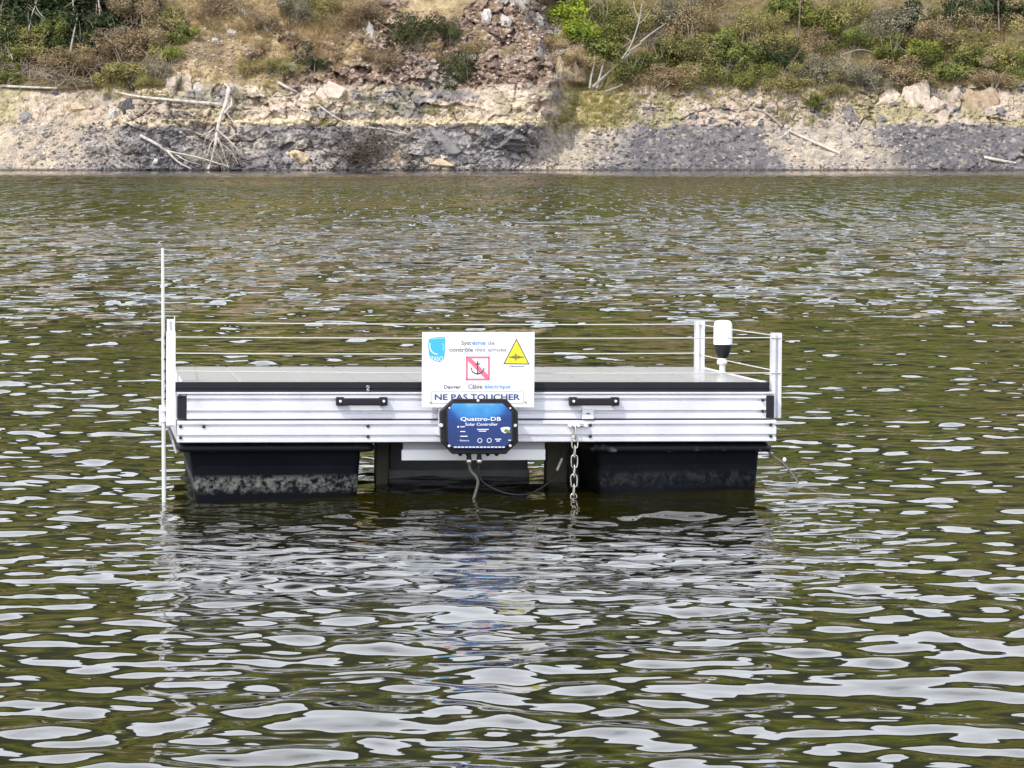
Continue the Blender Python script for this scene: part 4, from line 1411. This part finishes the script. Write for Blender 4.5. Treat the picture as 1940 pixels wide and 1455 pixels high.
def scatter_rocks(name, label, mname, zones, seed):
    """thousands of small rocks as one mesh"""
    r = random.Random(seed)
    base = []
    for i in range(6):
        bm = bmesh.new()
        bmesh.ops.create_icosphere(bm, subdivisions=1, radius=1.0)
        rr = random.Random(seed * 10 + i)
        for v in bm.verts:
            v.co *= rr.uniform(0.6, 1.1)
        bm.verts.ensure_lookup_table()
        base.append((np.array([v.co[:] for v in bm.verts]), [tuple(q.index for q in f.verts) for f in bm.faces]))
        bm.free()
    V_, F_, o = [], [], 0
    for (x0, x1, y0, y1, cnt, sa, sb) in zones:
        for i in range(cnt):
            p = bank(*spot(r, x0, x1, y0, y1))
            s = (sa + (sb - sa) * r.random() ** 3 * 1.3) * MPP * 0.5
            vs, fs = base[r.randrange(6)]
            a = r.uniform(0, 6.28)
            rot = np.array([[math.cos(a), -math.sin(a), 0], [math.sin(a), math.cos(a), 0], [0, 0, 1]])
            V_.append((vs * np.array([1.25, 1, r.uniform(0.45, 0.9)])) @ rot.T * s + np.array(p[:]))
            F_ += [tuple(k + o for k in f) for f in fs]
            o += len(vs)
    me = bpy.data.meshes.new(name)
    me.from_pydata(np.concatenate(V_).tolist(), [], F_)
    me.materials.append(M[mname])
    ob = bpy.data.objects.new(name, me)
    COL.objects.link(ob)
    tag(ob, label, kind='stuff')


scatter_rocks('red_scree', 'reddish broken rock covering the middle of the slope', 'stone_red', [(330, 520, 55, 152, 520, 3, 8), (640, 1090, 20, 158, 1200, 3, 9), (520, 660, 100, 155, 160, 3, 7)], 3)
scatter_rocks('pale_scree', 'pale broken rock scattered through the red scree', 'stone_cream', [(330, 520, 60, 155, 260, 3, 7), (640, 1090, 40, 158, 520, 3, 7), (940, 1080, 0, 90, 150, 4, 10), (0, 180, 230, 320, 380, 3, 7), (1480, 1700, 242, 320, 260, 3, 7), (1000, 1140, 245, 320, 200, 3, 7)], 4)
scatter_rocks('grey_gravel', 'grey gravel and rubble along the waterline', 'stone_grey', [(1120, 1480, 242, 321, 700, 3, 7), (1700, 1940, 242, 321, 450, 3, 7), (170, 420, 225, 321, 380, 3, 8), (600, 1000, 290, 321, 300, 3, 8), (1180, 1660, 185, 240, 300, 3, 7), (0, 1940, 313, 322, 420, 3, 7), (60, 200, 240, 320, 100, 3, 7)], 5)
scatter_rocks('dark_rubble', 'blackish rubble in the dark rock', 'stone_dark', [(1120, 1480, 250, 321, 90, 3, 9), (1650, 1940, 242, 321, 150, 3, 9), (180, 420, 210, 321, 200, 3, 8), (640, 1000, 240, 321, 220, 3, 8), (0, 1940, 316, 323, 380, 3, 7), (330, 520, 80, 140, 100, 3, 6), (840, 1080, 80, 140, 160, 3, 6)], 6)

# ------------------------------------------------------------------ dead wood


def stick(b, pts, r0, r1, n=6, out=0.12):
    """pixel path on the bank -> tapered tube"""
    q = [bank(p[0], p[1], p[2] if len(p) > 2 else out) for p in pts]
    q = spline(q, 3)
    k = len(q) - 1
    b.tube(q, [r0 + (r1 - r0) * i / k for i in range(k + 1)], n)


def wood(name, label, cat, trunk, branches=(), m='bark'):
    b = MB()
    stick(b, *trunk)
    o = b.build(name, M[m])
    tag(o, label, cat)
    for br in branches:
        bb = MB()
        stick(bb, *br)
        bb.build('branch', M[m], o)
    return o


wood('dead_tree', 'bleached dead trunk standing upright with spread roots at the waterline', 'dead tree',
     ([(434, 165, 0.5), (428, 195, 0.5), (418, 222, 0.5), (411, 250, 0.45), (409, 268, 0.4), (402, 300, 0.3), (394, 321, 0.15)], 0.08, 0.045, 8),
     [([(436, 181, 0.5), (439, 197, 0.5), (431, 207, 0.5), (424, 215, 0.5)], 0.03, 0.045), ([(412, 246, 0.5), (440, 272, 0.45), (460, 295, 0.3)], 0.04, 0.018), ([(413, 262, 0.45), (424, 290, 0.35), (433, 318, 0.2)], 0.045, 0.025),
      ([(411, 258, 0.45), (398, 275, 0.4), (392, 300, 0.3)], 0.03, 0.014), ([(424, 208, 0.5), (440, 228, 0.4), (450, 240, 0.3)], 0.03, 0.012), ([(408, 243, 0.5), (385, 255, 0.4), (370, 250, 0.3)], 0.025, 0.012), ([(405, 290, 0.35), (418, 300, 0.3), (425, 322, 0.1)], 0.025, 0.015),
      ([(407, 240, 0.5), (390, 262, 0.4), (385, 280, 0.3)], 0.02, 0.01), ([(415, 270, 0.4), (436, 285, 0.4), (452, 312, 0.2)], 0.02, 0.01)])
wood('fallen_tree', 'long pale fallen trunk lying across the ledge behind the upright dead tree', 'fallen trunk', ([(218, 174, 0.12), (262, 183, 0.15), (330, 190, 0.18), (418, 198, 0.2)], 0.035, 0.068, 8), [([(250, 184), (285, 186), (320, 196)], 0.02, 0.03)])
wood('fallen_tree', 'pale fallen trunk slanting down to the water with a fork', 'fallen trunk', ([(266, 257, 0.25), (300, 275, 0.3), (316, 286, 0.3), (370, 297, 0.3), (435, 316, 0.2)], 0.065, 0.022, 7), [([(316, 285, 0.3), (335, 305, 0.3), (362, 320, 0.2)], 0.05, 0.02), ([(330, 290, 0.3), (350, 303, 0.25), (380, 312, 0.2)], 0.025, 0.012)])
wood('log', 'pale driftwood log lying at the far left edge', 'log', ([(-8, 162), (45, 165), (108, 167)], 0.06, 0.03))
wood('log', 'short white log slanting on the ledge below the red scree', 'log', ([(527, 156, 0.15), (545, 166, 0.2), (562, 174, 0.15)], 0.06, 0.035))
wood('branch_wood', 'thin white branch lying right of the brush pile', 'branch', ([(690, 241, 0.3), (735, 246, 0.3), (768, 254, 0.2)], 0.03, 0.018))
wood('branch_wood', 'thin pale branch slanting across the cream ledge above the brush pile', 'branch', ([(602, 198, 0.2), (630, 218, 0.2), (662, 236, 0.2)], 0.03, 0.02))
wood('log', 'brown log slanting down the pale beach', 'log', ([(1425, 204, 0.1), (1455, 216, 0.15), (1482, 240, 0.15)], 0.035, 0.06), m='twig')
wood('log', 'white fallen log on the grey shore with stones beneath it', 'log', ([(1494, 247, 0.25), (1540, 268, 0.28), (1592, 291, 0.2)], 0.05, 0.06, 8), [([(1500, 243, 0.25), (1484, 257, 0.2), (1468, 263, 0.15)], 0.04, 0.02), ([(1497, 246), (1520, 244), (1545, 245)], 0.02, 0.012)])
wood('log', 'flat bleached log half buried near the right edge waterline', 'log', ([(1866, 298), (1895, 304), (1925, 309)], 0.07, 0.04))
wood('dead_snag', 'white dead stem leaning out of the gully, leftmost of the cluster', 'dead snag', ([(1117, 168, 0.3), (1120, 145, 0.5), (1126, 118, 0.6), (1127, 96, 0.6)], 0.05, 0.02), m='trunk')
wood('dead_snag', 'short white dead stump leaning out of the gully, second of the cluster', 'dead snag', ([(1130, 168, 0.3), (1136, 146, 0.5), (1142, 124, 0.6)], 0.06, 0.03), m='trunk')
wood('dead_snag', 'long white dead stem slanting right from the gully into the scrub', 'dead snag', ([(1122, 166, 0.4), (1145, 145, 0.5), (1172, 122, 0.6), (1195, 98, 0.8)], 0.06, 0.02), [([(1150, 140, 0.6), (1180, 112, 0.8)], 0.03, 0.012)], m='trunk')
wood('dead_snag', 'white fallen stem lying at the foot of the right scrub', 'dead snag', ([(1146, 174, 0.3), (1162, 168, 0.4), (1180, 160, 0.4)], 0.05, 0.03), m='trunk')
wood('bare_tree', 'leaning pale bare tree rising through the green scrub right of the gully', 'bare tree', ([(1178, 112, 1.0), (1194, 88, 1.3), (1204, 62, 1.5), (1211, 38, 1.6), (1216, 8, 1.8)], 0.032, 0.02, 7), [([(1213, 80, 1.3), (1236, 62, 1.5), (1262, 44, 1.6)], 0.04, 0.014), ([(1190, 98, 1.2), (1215, 82, 1.3)], 0.035, 0.03), ([(1206, 50, 1.5), (1224, 32, 1.6), (1232, 18, 1.6)], 0.02, 0.008), ([(1211, 36, 1.6), (1203, 18, 1.7), (1200, 2, 1.7)], 0.02, 0.008), ([(1196, 78, 1.4), (1180, 68, 1.4)], 0.015, 0.008)], m='trunk')
wood('bare_tree', 'arched grey dead branch over the low scrub right of the middle', 'bare tree', ([(1592, 106, 0.6), (1612, 98, 0.9), (1632, 94, 1.0), (1652, 98, 0.8)], 0.03, 0.012), [([(1612, 98, 0.9), (1606, 120, 0.6)], 0.015, 0.01), ([(1640, 140, 0.8), (1652, 158, 0.6), (1660, 172, 0.3)], 0.03, 0.02)], m='trunk')
for i, (lab, pts, r0) in enumerate([
    ('slender white birch-like trunk in front of the dark trees, nearest the middle of them', [(131, 109, 0.8), (136, 82, 0.9), (141, 58, 1.0), (147, 26, 1.0), (139, 18, 1.0), (138, -30, 1.0)], 0.055),
    ('pale trunk in the dark trees with a side branch low down', [(188, 62, 0.8), (191, 40, 0.9), (189, 22, 0.9), (184, -25, 1.0)], 0.055),
    ('grey trunk close beside the pale trunk with a low side branch', [(182, 40, 0.6), (183, 15, 0.6), (184, -25, 0.6)], 0.045),
    ('thin leaning pale stem between the dark trees and the straw slope', [(276, 48, 0.8), (286, 26, 0.9), (297, 6, 1.0), (304, -20, 1.0)], 0.035),
    ('thin grey stem in the dark trees near the left edge', [(54, 58, 0.8), (60, 30, 0.8), (68, 8, 0.8), (78, -20, 0.9)], 0.035),
    ('thin crooked grey stem left of the slender white trunk', [(92, 66, 0.7), (90, 44, 0.8), (78, 28, 0.8), (68, 12, 0.8), (66, -20, 0.8)], 0.03),
    ('short pale stem at the left edge above the leaf litter', [(24, 112, 0.7), (16, 95, 0.8), (-4, 78, 0.8)], 0.035),
    ('grey stem in the scrub near the right edge of the picture', [(1893, 60, 0.8), (1892, 30, 0.9), (1891, -25, 1.0)], 0.045),
    ('thin grey stem in the middle of the right scrub below the small green tree', [(1513, 72, 0.8), (1514, 45, 0.9), (1518, -20, 1.0)], 0.045),
]):
    br = [([(190, 36, 0.9), (200, 44, 1.0), (212, 48, 1.0)], 0.025, 0.01)] if i == 1 else [([(141, 28, 1.0), (128, 24, 1.0)], 0.014, 0.008)] if i == 0 else []
    wood('thin_trunk', lab, 'tree trunk', (pts, r0 * 0.8, r0 * 0.55, 6), br, m='twig_dark' if i in (2, 7, 8, 3) else 'trunk')


def twigs(name, label, cx, cy, w, h, cnt, m, seed, rad=0.014, group=None, cat='brushwood', out=0.3, arch=0.4):
    """a heap or a bare bush of dead branches"""
    r = random.Random(seed)
    c = bank(cx, cy, out)
    b = MB()
    for i in range(cnt):
        a = Vector((r.gauss(0, 0.28) * w * MPP, r.gauss(0, 0.2), r.uniform(-0.5, 0.15) * h * MPP))
        d = Vector((r.gauss(0, 1.0), r.gauss(-0.3, 0.6), r.gauss(0.5, 0.6))).normalized() * r.uniform(0.3, 0.75) * max(w, h) * MPP * 0.6
        k = Vector((r.gauss(0, 1), r.gauss(0, 1), r.gauss(0, 1))) * 0.10 * d.length
        b.tube([c + a, c + a + d * 0.5 + k + Vector((0, 0, arch * 0.2 * d.length)), c + a + d], [rad * r.uniform(0.7, 1.3), rad * 0.8, rad * 0.35], 3, False)
    o = b.build(name, M[m])
    return tag(o, label, cat, group)


twigs('brush_pile', 'dark heap of washed-up brushwood on the grey rock at the waterline', 690, 282, 95, 70, 260, 'twig_dark', 1, 0.016, out=0.35, arch=0.0)
twigs('brush_pile', 'reddish tangle of roots and twigs at the foot of the upright dead tree', 425, 292, 70, 50, 90, 'twig', 2, 0.013, out=0.25)
twigs('brush_pile', 'thin loose brushwood on top of the dark heap', 705, 252, 90, 30, 70, 'twig', 9, 0.011, out=0.4, arch=0.0)
for i, (a, b_, w, h, lab) in enumerate([
    (225, 60, 70, 50, 'tangle of bare grey branches beside the dark trees'), (205, 120, 70, 40, 'tangle of bare brown branches at the edge of the leaf litter'), (300, 118, 60, 40, 'arching bare branches left of the red scree'),
    (120, 148, 130, 24, 'dark roots and twigs under the leaf litter lip'), (1365, 40, 60, 50, 'grey bare bush in the straw-coloured part of the right scrub'), (1600, 130, 50, 40, 'bare twiggy bush under the arched dead branch'),
    (1240, 70, 80, 40, 'brownish bare bush behind the leaning pale tree'), (1400, 120, 50, 36, 'grey dead bush low in the right scrub'), (40, 130, 80, 40, 'bare brown thicket at the left edge'),
    (470, 22, 60, 24, 'grey dead bush on the straw slope'), (1760, 60, 70, 50, 'bare pinkish bush high in the right scrub')]):
    twigs('bare_bush', lab, a, b_, w, h, 70, 'twig', 20 + i, 0.010, None, 'bush', 0.5)


# ------------------------------------------------------------------ shrubs and trees
def foliage(name, seed, cnt, leaf, lumps=7, flat_=0.8, up=0.3):
    """leaf-sized quads through a few lumps of a unit crown"""
    r = np.random.default_rng(seed)
    cs = r.normal(0, 0.42, (lumps, 3)) * np.array((1, 0.8, flat_))
    rs = r.uniform(0.28, 0.55, lumps)
    li = r.integers(0, lumps, cnt)
    d = r.normal(0, 1, (cnt, 3))
    d /= np.linalg.norm(d, axis=1)[:, None]
    p = cs[li] + d * (rs[li] * r.uniform(0.35, 1.08, cnt) ** 0.6)[:, None]
    nrm = d + r.normal(0, 0.7, (cnt, 3)) + np.array((0, 0, up))
    nrm /= np.linalg.norm(nrm, axis=1)[:, None]
    t = np.cross(nrm, r.normal(0, 1, (cnt, 3)))
    t /= np.linalg.norm(t, axis=1)[:, None]
    b = np.cross(nrm, t)
    s = leaf * r.uniform(0.6, 1.4, cnt)[:, None]
    v = np.stack([p - t * s, p + b * s * 0.55 + nrm * s * 0.2, p + t * s, p - b * s * 0.55 + nrm * s * 0.2], 1).reshape(-1, 3)
    me = bpy.data.meshes.new(name)
    me.from_pydata(v.tolist(), [], np.arange(cnt * 4).reshape(-1, 4).tolist())
    return me


def stems_mesh(name, seed, k=9):
    r = random.Random(seed)
    b = MB()
    for i in range(k):
        e = Vector((r.gauss(0, 0.5), r.gauss(0, 0.4), r.uniform(0.1, 0.9)))
        b.tube([(r.gauss(0, 0.08), r.gauss(0, 0.08), -0.95), e * 0.5 + Vector((r.gauss(0, 0.08), 0, -0.25)), e], [0.035, 0.022, 0.008], 4, False)
    o = b.build(name, M['twig'])
    me = o.data
    bpy.data.objects.remove(o)
    return me


GROW = 0.92
FOL = [foliage('foliage', 40 + i, 2600, 0.060, 9) for i in range(5)]
FOLF = [foliage('foliage', 60 + i, 4200, 0.040, 11) for i in range(4)]     # finer leaves
STM = [stems_mesh('stems', 70 + i) for i in range(4)]
_fm = {}


def shrub(px, py, w, h, kind, label, group=None, fine=False, seed=0, out=0.35, name='shrub', cat='shrub'):
    r = random.Random(seed * 31 + int(px) * 7 + int(py))
    src = FOLF if fine else FOL
    vi = r.randrange(len(src))
    key = (kind, fine, vi)
    if key not in _fm:
        me = src[vi].copy()
        me.materials.append(M['leaf_' + kind])
        _fm[key] = me
    rt = empty(name, bank(px, py, out))
    rt.scale = (w * MPP * GROW, (w + h) * 0.5 * MPP * GROW * 0.9, h * MPP * GROW)
    rt.rotation_euler = (0, 0, r.uniform(-0.8, 0.8) + (math.pi if r.random() < 0.5 else 0))
    f = bpy.data.objects.new('foliage', _fm[key])
    COL.objects.link(f)
    f.parent = rt
    s = bpy.data.objects.new('stems', STM[r.randrange(4)])
    COL.objects.link(s)
    s.parent = rt
    return tag(rt, label, cat, group)


shrub(786, 66, 62, 50, 'broom', 'rounded green broom bush on the red scree, larger of two', fine=True)
shrub(886, 134, 44, 48, 'broom', 'rounded green broom bush low on the red scree, smaller of two', fine=True)
shrub(852, 66, 30, 36, 'broom', 'thin green broom bush just right of the largest broom', fine=True)
shrub(560, 20, 44, 40, 'grey', 'greyish dry bush on the straw slope', fine=True)
shrub(530, 125, 40, 26, 'olive', 'low olive bush between the two patches of red scree', fine=True)
shrub(1088, 18, 62, 46, 'bright', 'bright yellow-green leafy shrub at the top of the gully, upper clump', out=0.5)
shrub(1096, 66, 54, 52, 'bright', 'bright yellow-green leafy shrub hanging over the gully, lower clump', out=0.5)
shrub(1085, 112, 50, 26, 'straw', 'rusty dry plants hanging over the cliff below the bright green shrub', out=0.3, fine=True)
# left wood
LT = [(20, 20, 95, 70, 'dark', 'dark leafy tree crown in the top left corner'), (85, 12, 90, 60, 'dark', 'dark tree crown second from the top left corner'), (165, 5, 100, 60, 'dark', 'dark green tree crown above the pale trunks'),
      (240, 5, 80, 50, 'dark', 'dark crown at the right end of the dark trees'), (120, 48, 80, 60, 'dark', 'dark shrub behind the slender white trunk'), (205, 55, 70, 60, 'dark', 'dark shrub behind the pair of pale trunks'), (40, 62, 70, 50, 'dark', 'dark shrub in the gap at far left'), (155, 75, 60, 50, 'dark', 'dark shrub low behind the slender white trunk')]
for i, (a, b_, w, h, kd, lab) in enumerate(LT):
    shrub(a, b_, w, h, kd, lab, 'dark trees at left', seed=i, out=0.1 + 0.3 * (i > 4), name='tree_crown' if i < 4 else 'shrub', cat='tree' if i < 4 else 'shrub')
LS = [(118, 68, 42, 52, 'green', 'deep green ivy-like bush left of the slender white trunk'), (165, 92, 50, 44, 'olive', 'olive bush right of the foot of the slender white trunk'), (72, 60, 36, 34, 'light', 'light green sprig bush in the dark trees at left'),
      (18, 75, 50, 46, 'olive', 'yellowish green bush at the left edge'), (60, 92, 60, 40, 'olive', 'yellow-green bush above the leaf litter at left'), (10, 110, 46, 40, 'green', 'green bush low at the left edge'), (18, 140, 50, 30, 'green', 'green bush at the left edge just above the sand'),
      (230, 92, 70, 40, 'brown', 'brown dry bush in the middle of the left tangle'), (275, 70, 70, 60, 'brown', 'large brown dry bush left of the red scree'), (255, 25, 60, 44, 'brown', 'brown bush under the right end of the dark trees'), (320, 40, 60, 40, 'olive', 'olive bush above the red scree at left'),
      (340, 68, 36, 28, 'light', 'small yellow-green bush at the top left of the red scree'), (300, 100, 40, 34, 'olive', 'olive bush beside the arching bare branches'), (325, 104, 26, 30, 'light', 'small light green bush at the left edge of the red scree'), (240, 138, 70, 34, 'olive', 'olive bush above the grassy ledge'),
      (300, 140, 36, 36, 'grey', 'grey-green bush just left of the pair of cream boulders'), (180, 122, 60, 34, 'brown', 'rusty bush behind the leaf litter lip'), (95, 118, 70, 34, 'brown', 'brown bush on top of the leaf litter lip'), (140, 112, 50, 26, 'straw', 'tan dry ferns at the foot of the slender white trunk')]
for i, (a, b_, w, h, kd, lab) in enumerate(LS):
    shrub(a, b_, w, h, kd, lab, 'bushes on the left slope', seed=50 + i, fine=kd in ('brown', 'grey', 'straw'))
# straw slope
for i, (a, b_, w, h, kd, lab) in enumerate([(400, 18, 60, 30, 'brown', 'brown bush at the top of the straw slope, left'), (505, 45, 40, 24, 'brown', 'low brown bush in the middle of the straw slope'), (690, 25, 70, 34, 'brown', 'brown heather bush above the tall pale boulder'), (620, 10, 50, 30, 'olive', 'olive bush at the top edge of the straw slope'),
                                            (460, 130, 30, 24, 'olive', 'olive tuft low in the left red scree'), (830, 110, 50, 26, 'straw', 'straw-coloured bush between the two broom bushes'), (1050, 85, 40, 26, 'straw', 'rusty bush on the slope left of the bright green shrub'), (590, 118, 40, 30, 'dark', 'dark bush at the edge of the right red scree'), (900, 85, 40, 22, 'straw', 'dry bush in the upper right scree'), (720, 112, 50, 24, 'brown', 'brown bush low in the right red scree')]):
    shrub(a, b_, w, h, kd, lab, 'bushes on the straw slope', seed=90 + i, fine=True)
# right scrub
RS = [(1140, 30, 60, 60, 'green', 'dull green bush right of the bright shrub at the top'), (1150, 85, 60, 54, 'green', 'dull green bush over the gully right of the bright shrub'), (1195, 130, 50, 40, 'green', 'green bush above the white dead stems'), (1200, 40, 70, 60, 'olive', 'olive bush behind the leaning pale tree'),
      (1250, 110, 64, 46, 'green', 'green bush at the foot of the leaning pale tree'), (1245, 150, 70, 34, 'brown', 'rusty low bush at the edge of the beach right of the gully'), (1300, 150, 60, 38, 'olive', 'olive bush at the beach edge above the grassy talus'), (1280, 30, 60, 50, 'grey', 'grey-brown bush high right of the leaning pale tree'),
      (1310, 55, 60, 60, 'straw', 'tall straw-coloured bush in the right scrub'), (1330, 15, 60, 36, 'brown', 'brown bush above the straw-coloured one'), (1340, 105, 70, 50, 'olive', 'olive bush below the straw-coloured one'), (1385, 90, 60, 50, 'green', 'dark green bush with grey twigs right of the straw-coloured one'),
      (1370, 145, 60, 44, 'green', 'green bush at the beach edge beside a pale stump'), (1430, 60, 60, 50, 'olive', 'olive bush in the upper middle of the right scrub'), (1420, 110, 64, 50, 'green', 'green bush in the middle of the right scrub'), (1430, 148, 60, 38, 'green', 'green bush at the beach edge above the brown log'),
      (1490, 20, 56, 60, 'green', 'small bright-leaved tree at the top of the right scrub'), (1470, 75, 50, 46, 'olive', 'olive bush below the small bright-leaved tree'), (1485, 120, 64, 50, 'dark', 'dark bush in the middle of the right scrub'), (1495, 155, 60, 30, 'olive', 'olive bush just above the grassy patch of the beach'),
      (1550, 40, 60, 44, 'light', 'yellow-green bush right of the small bright-leaved tree'), (1545, 85, 60, 40, 'brown', 'reddish brown bush in the middle of the right scrub'), (1540, 140, 60, 44, 'grey', 'grey-green bush above the pale beach with twigs'), (1600, 30, 70, 50, 'olive', 'olive bush at the top, two thirds across the picture'),
      (1620, 75, 60, 36, 'green', 'green bush above the arched dead branch'), (1630, 150, 60, 40, 'grey', 'grey-green bush below the arched dead branch'), (1670, 50, 64, 50, 'grey', 'greyish bush at the upper right of the scrub'), (1690, 140, 70, 40, 'brown', 'dark brown bush over the jagged cream block'),
      (1690, 95, 56, 40, 'light', 'light green bush in the lower right scrub, left one'), (1745, 100, 60, 44, 'light', 'light green bush in the lower right scrub, right one'), (1745, 140, 56, 32, 'green', 'vivid green bush over the tall square cream block'), (1720, 30, 60, 44, 'dark', 'dark bush at the top of the right scrub'),
      (1765, 65, 60, 40, 'straw', 'pinkish straw bush in the upper right scrub'), (1800, 30, 60, 50, 'dark', 'dark green tree crown at the top right'), (1800, 140, 56, 40, 'green', 'green bush over the pointed cream block'), (1830, 90, 70, 44, 'olive', 'olive bush in the right part of the scrub'),
      (1850, 45, 60, 36, 'straw', 'orange-brown dry bush in the upper right scrub'), (1855, 120, 60, 40, 'green', 'green bush near the right edge above the tan block'), (1890, 15, 70, 50, 'dark', 'dark conifer-like crown near the top right corner'), (1930, 45, 50, 40, 'straw', 'orange dry bush at the right edge'),
      (1915, 100, 60, 50, 'olive', 'olive bush at the right edge'), (1880, 148, 56, 34, 'brown', 'brown bush at the right edge of the beach'), (1930, 140, 40, 36, 'green', 'green bush in the lower right corner of the scrub'), (1590, 170, 44, 26, 'olive', 'low olive tuft on the beach edge below the grey-green bushes'), (1538, 192, 24, 20, 'light', 'small light green tuft alone on the sandy beach')]
for i, (a, b_, w, h, kd, lab) in enumerate(RS):
    shrub(a, b_, w, h, kd, lab, 'bushes of the right scrub', seed=200 + i, fine=kd in ('brown', 'grey', 'straw', 'olive') or i % 3 == 0, out=0.25 + 0.1 * (i % 3))


# the scrub goes on past both ends of the view
_r = random.Random(77)
WV, WF, WO = [], [], 0
for k_ in range(90):
    px = _r.choice((_r.uniform(-420, -30), _r.uniform(1975, 2360)))
    p_ = bank(px, _r.uniform(-20, 150), 0.25)
    me_ = FOL[k_ % 5]
    co_ = np.empty(len(me_.vertices) * 3)
    me_.vertices.foreach_get('co', co_)
    co_ = co_.reshape(-1, 4, 3)[::3].reshape(-1, 3) * np.array((_r.uniform(1.0, 1.5), 0.9, _r.uniform(0.6, 1.0))) * 0.95
    WV.append(co_ + np.array(p_[:]))
wv_ = np.concatenate(WV)
wme = bpy.data.meshes.new('undergrowth')
wme.from_pydata(wv_.tolist(), [], np.arange(len(wv_)).reshape(-1, 4).tolist())
wme.materials.append(M['leaf_olive'])
wob_ = bpy.data.objects.new('undergrowth', wme)
COL.objects.link(wob_)
tag(wob_, 'olive scrub continuing along the bank beyond both ends', kind='stuff')


def grass(name, label, mname, zones, seed, hgt=(0.12, 0.30)):
    r = np.random.default_rng(seed)
    V_ = []
    for (x0, x1, y0, y1, cnt) in zones:
        for i in range(cnt):
            p = np.array(bank(*spot(r, x0, x1, y0, y1))[:])
            k = 9
            h = r.uniform(*hgt)
            base = p + r.normal(0, 0.06, (k, 3)) * np.array((1, 0.6, 0.15))
            tip = base + np.stack([r.normal(0, 0.45, k) * h, r.normal(-0.25, 0.3, k) * h, r.uniform(0.6, 1.1, k) * h], 1)
            wv = np.stack([r.normal(0, 1, k), r.normal(0, 1, k), np.zeros(k)], 1)
            wv *= (0.011 / np.linalg.norm(wv, axis=1))[:, None]
            V_.append(np.stack([base - wv, base + wv, tip], 1).reshape(-1, 3))
    v = np.concatenate(V_)
    me = bpy.data.meshes.new(name)
    me.from_pydata(v.tolist(), [], np.arange(len(v)).reshape(-1, 3).tolist())
    me.materials.append(M[mname])
    o = bpy.data.objects.new(name, me)
    COL.objects.link(o)
    tag(o, label, kind='stuff')


grass('dry_grass', 'dry straw grass covering the slope', 'grass_dry', [(330, 700, 0, 60, 900), (470, 680, 40, 120, 600), (680, 1080, 0, 110, 130), (330, 700, 100, 160, 200), (1130, 1940, 0, 160, 900), (0, 330, 90, 160, 260), (1110, 1940, 150, 185, 160)], 8)
grass('green_grass', 'yellow-green grass on the ledges and upper beach', 'grass_green', [(215, 310, 152, 178, 300), (1055, 1200, 178, 242, 420), (1500, 1600, 165, 230, 240), (800, 890, 208, 222, 60), (480, 560, 150, 190, 60), (0, 200, 165, 230, 60), (1200, 1500, 175, 200, 120), (600, 680, 190, 240, 60), (1100, 1940, 0, 165, 1700)], 9, (0.10, 0.26))
print('built', len(bpy.data.objects))
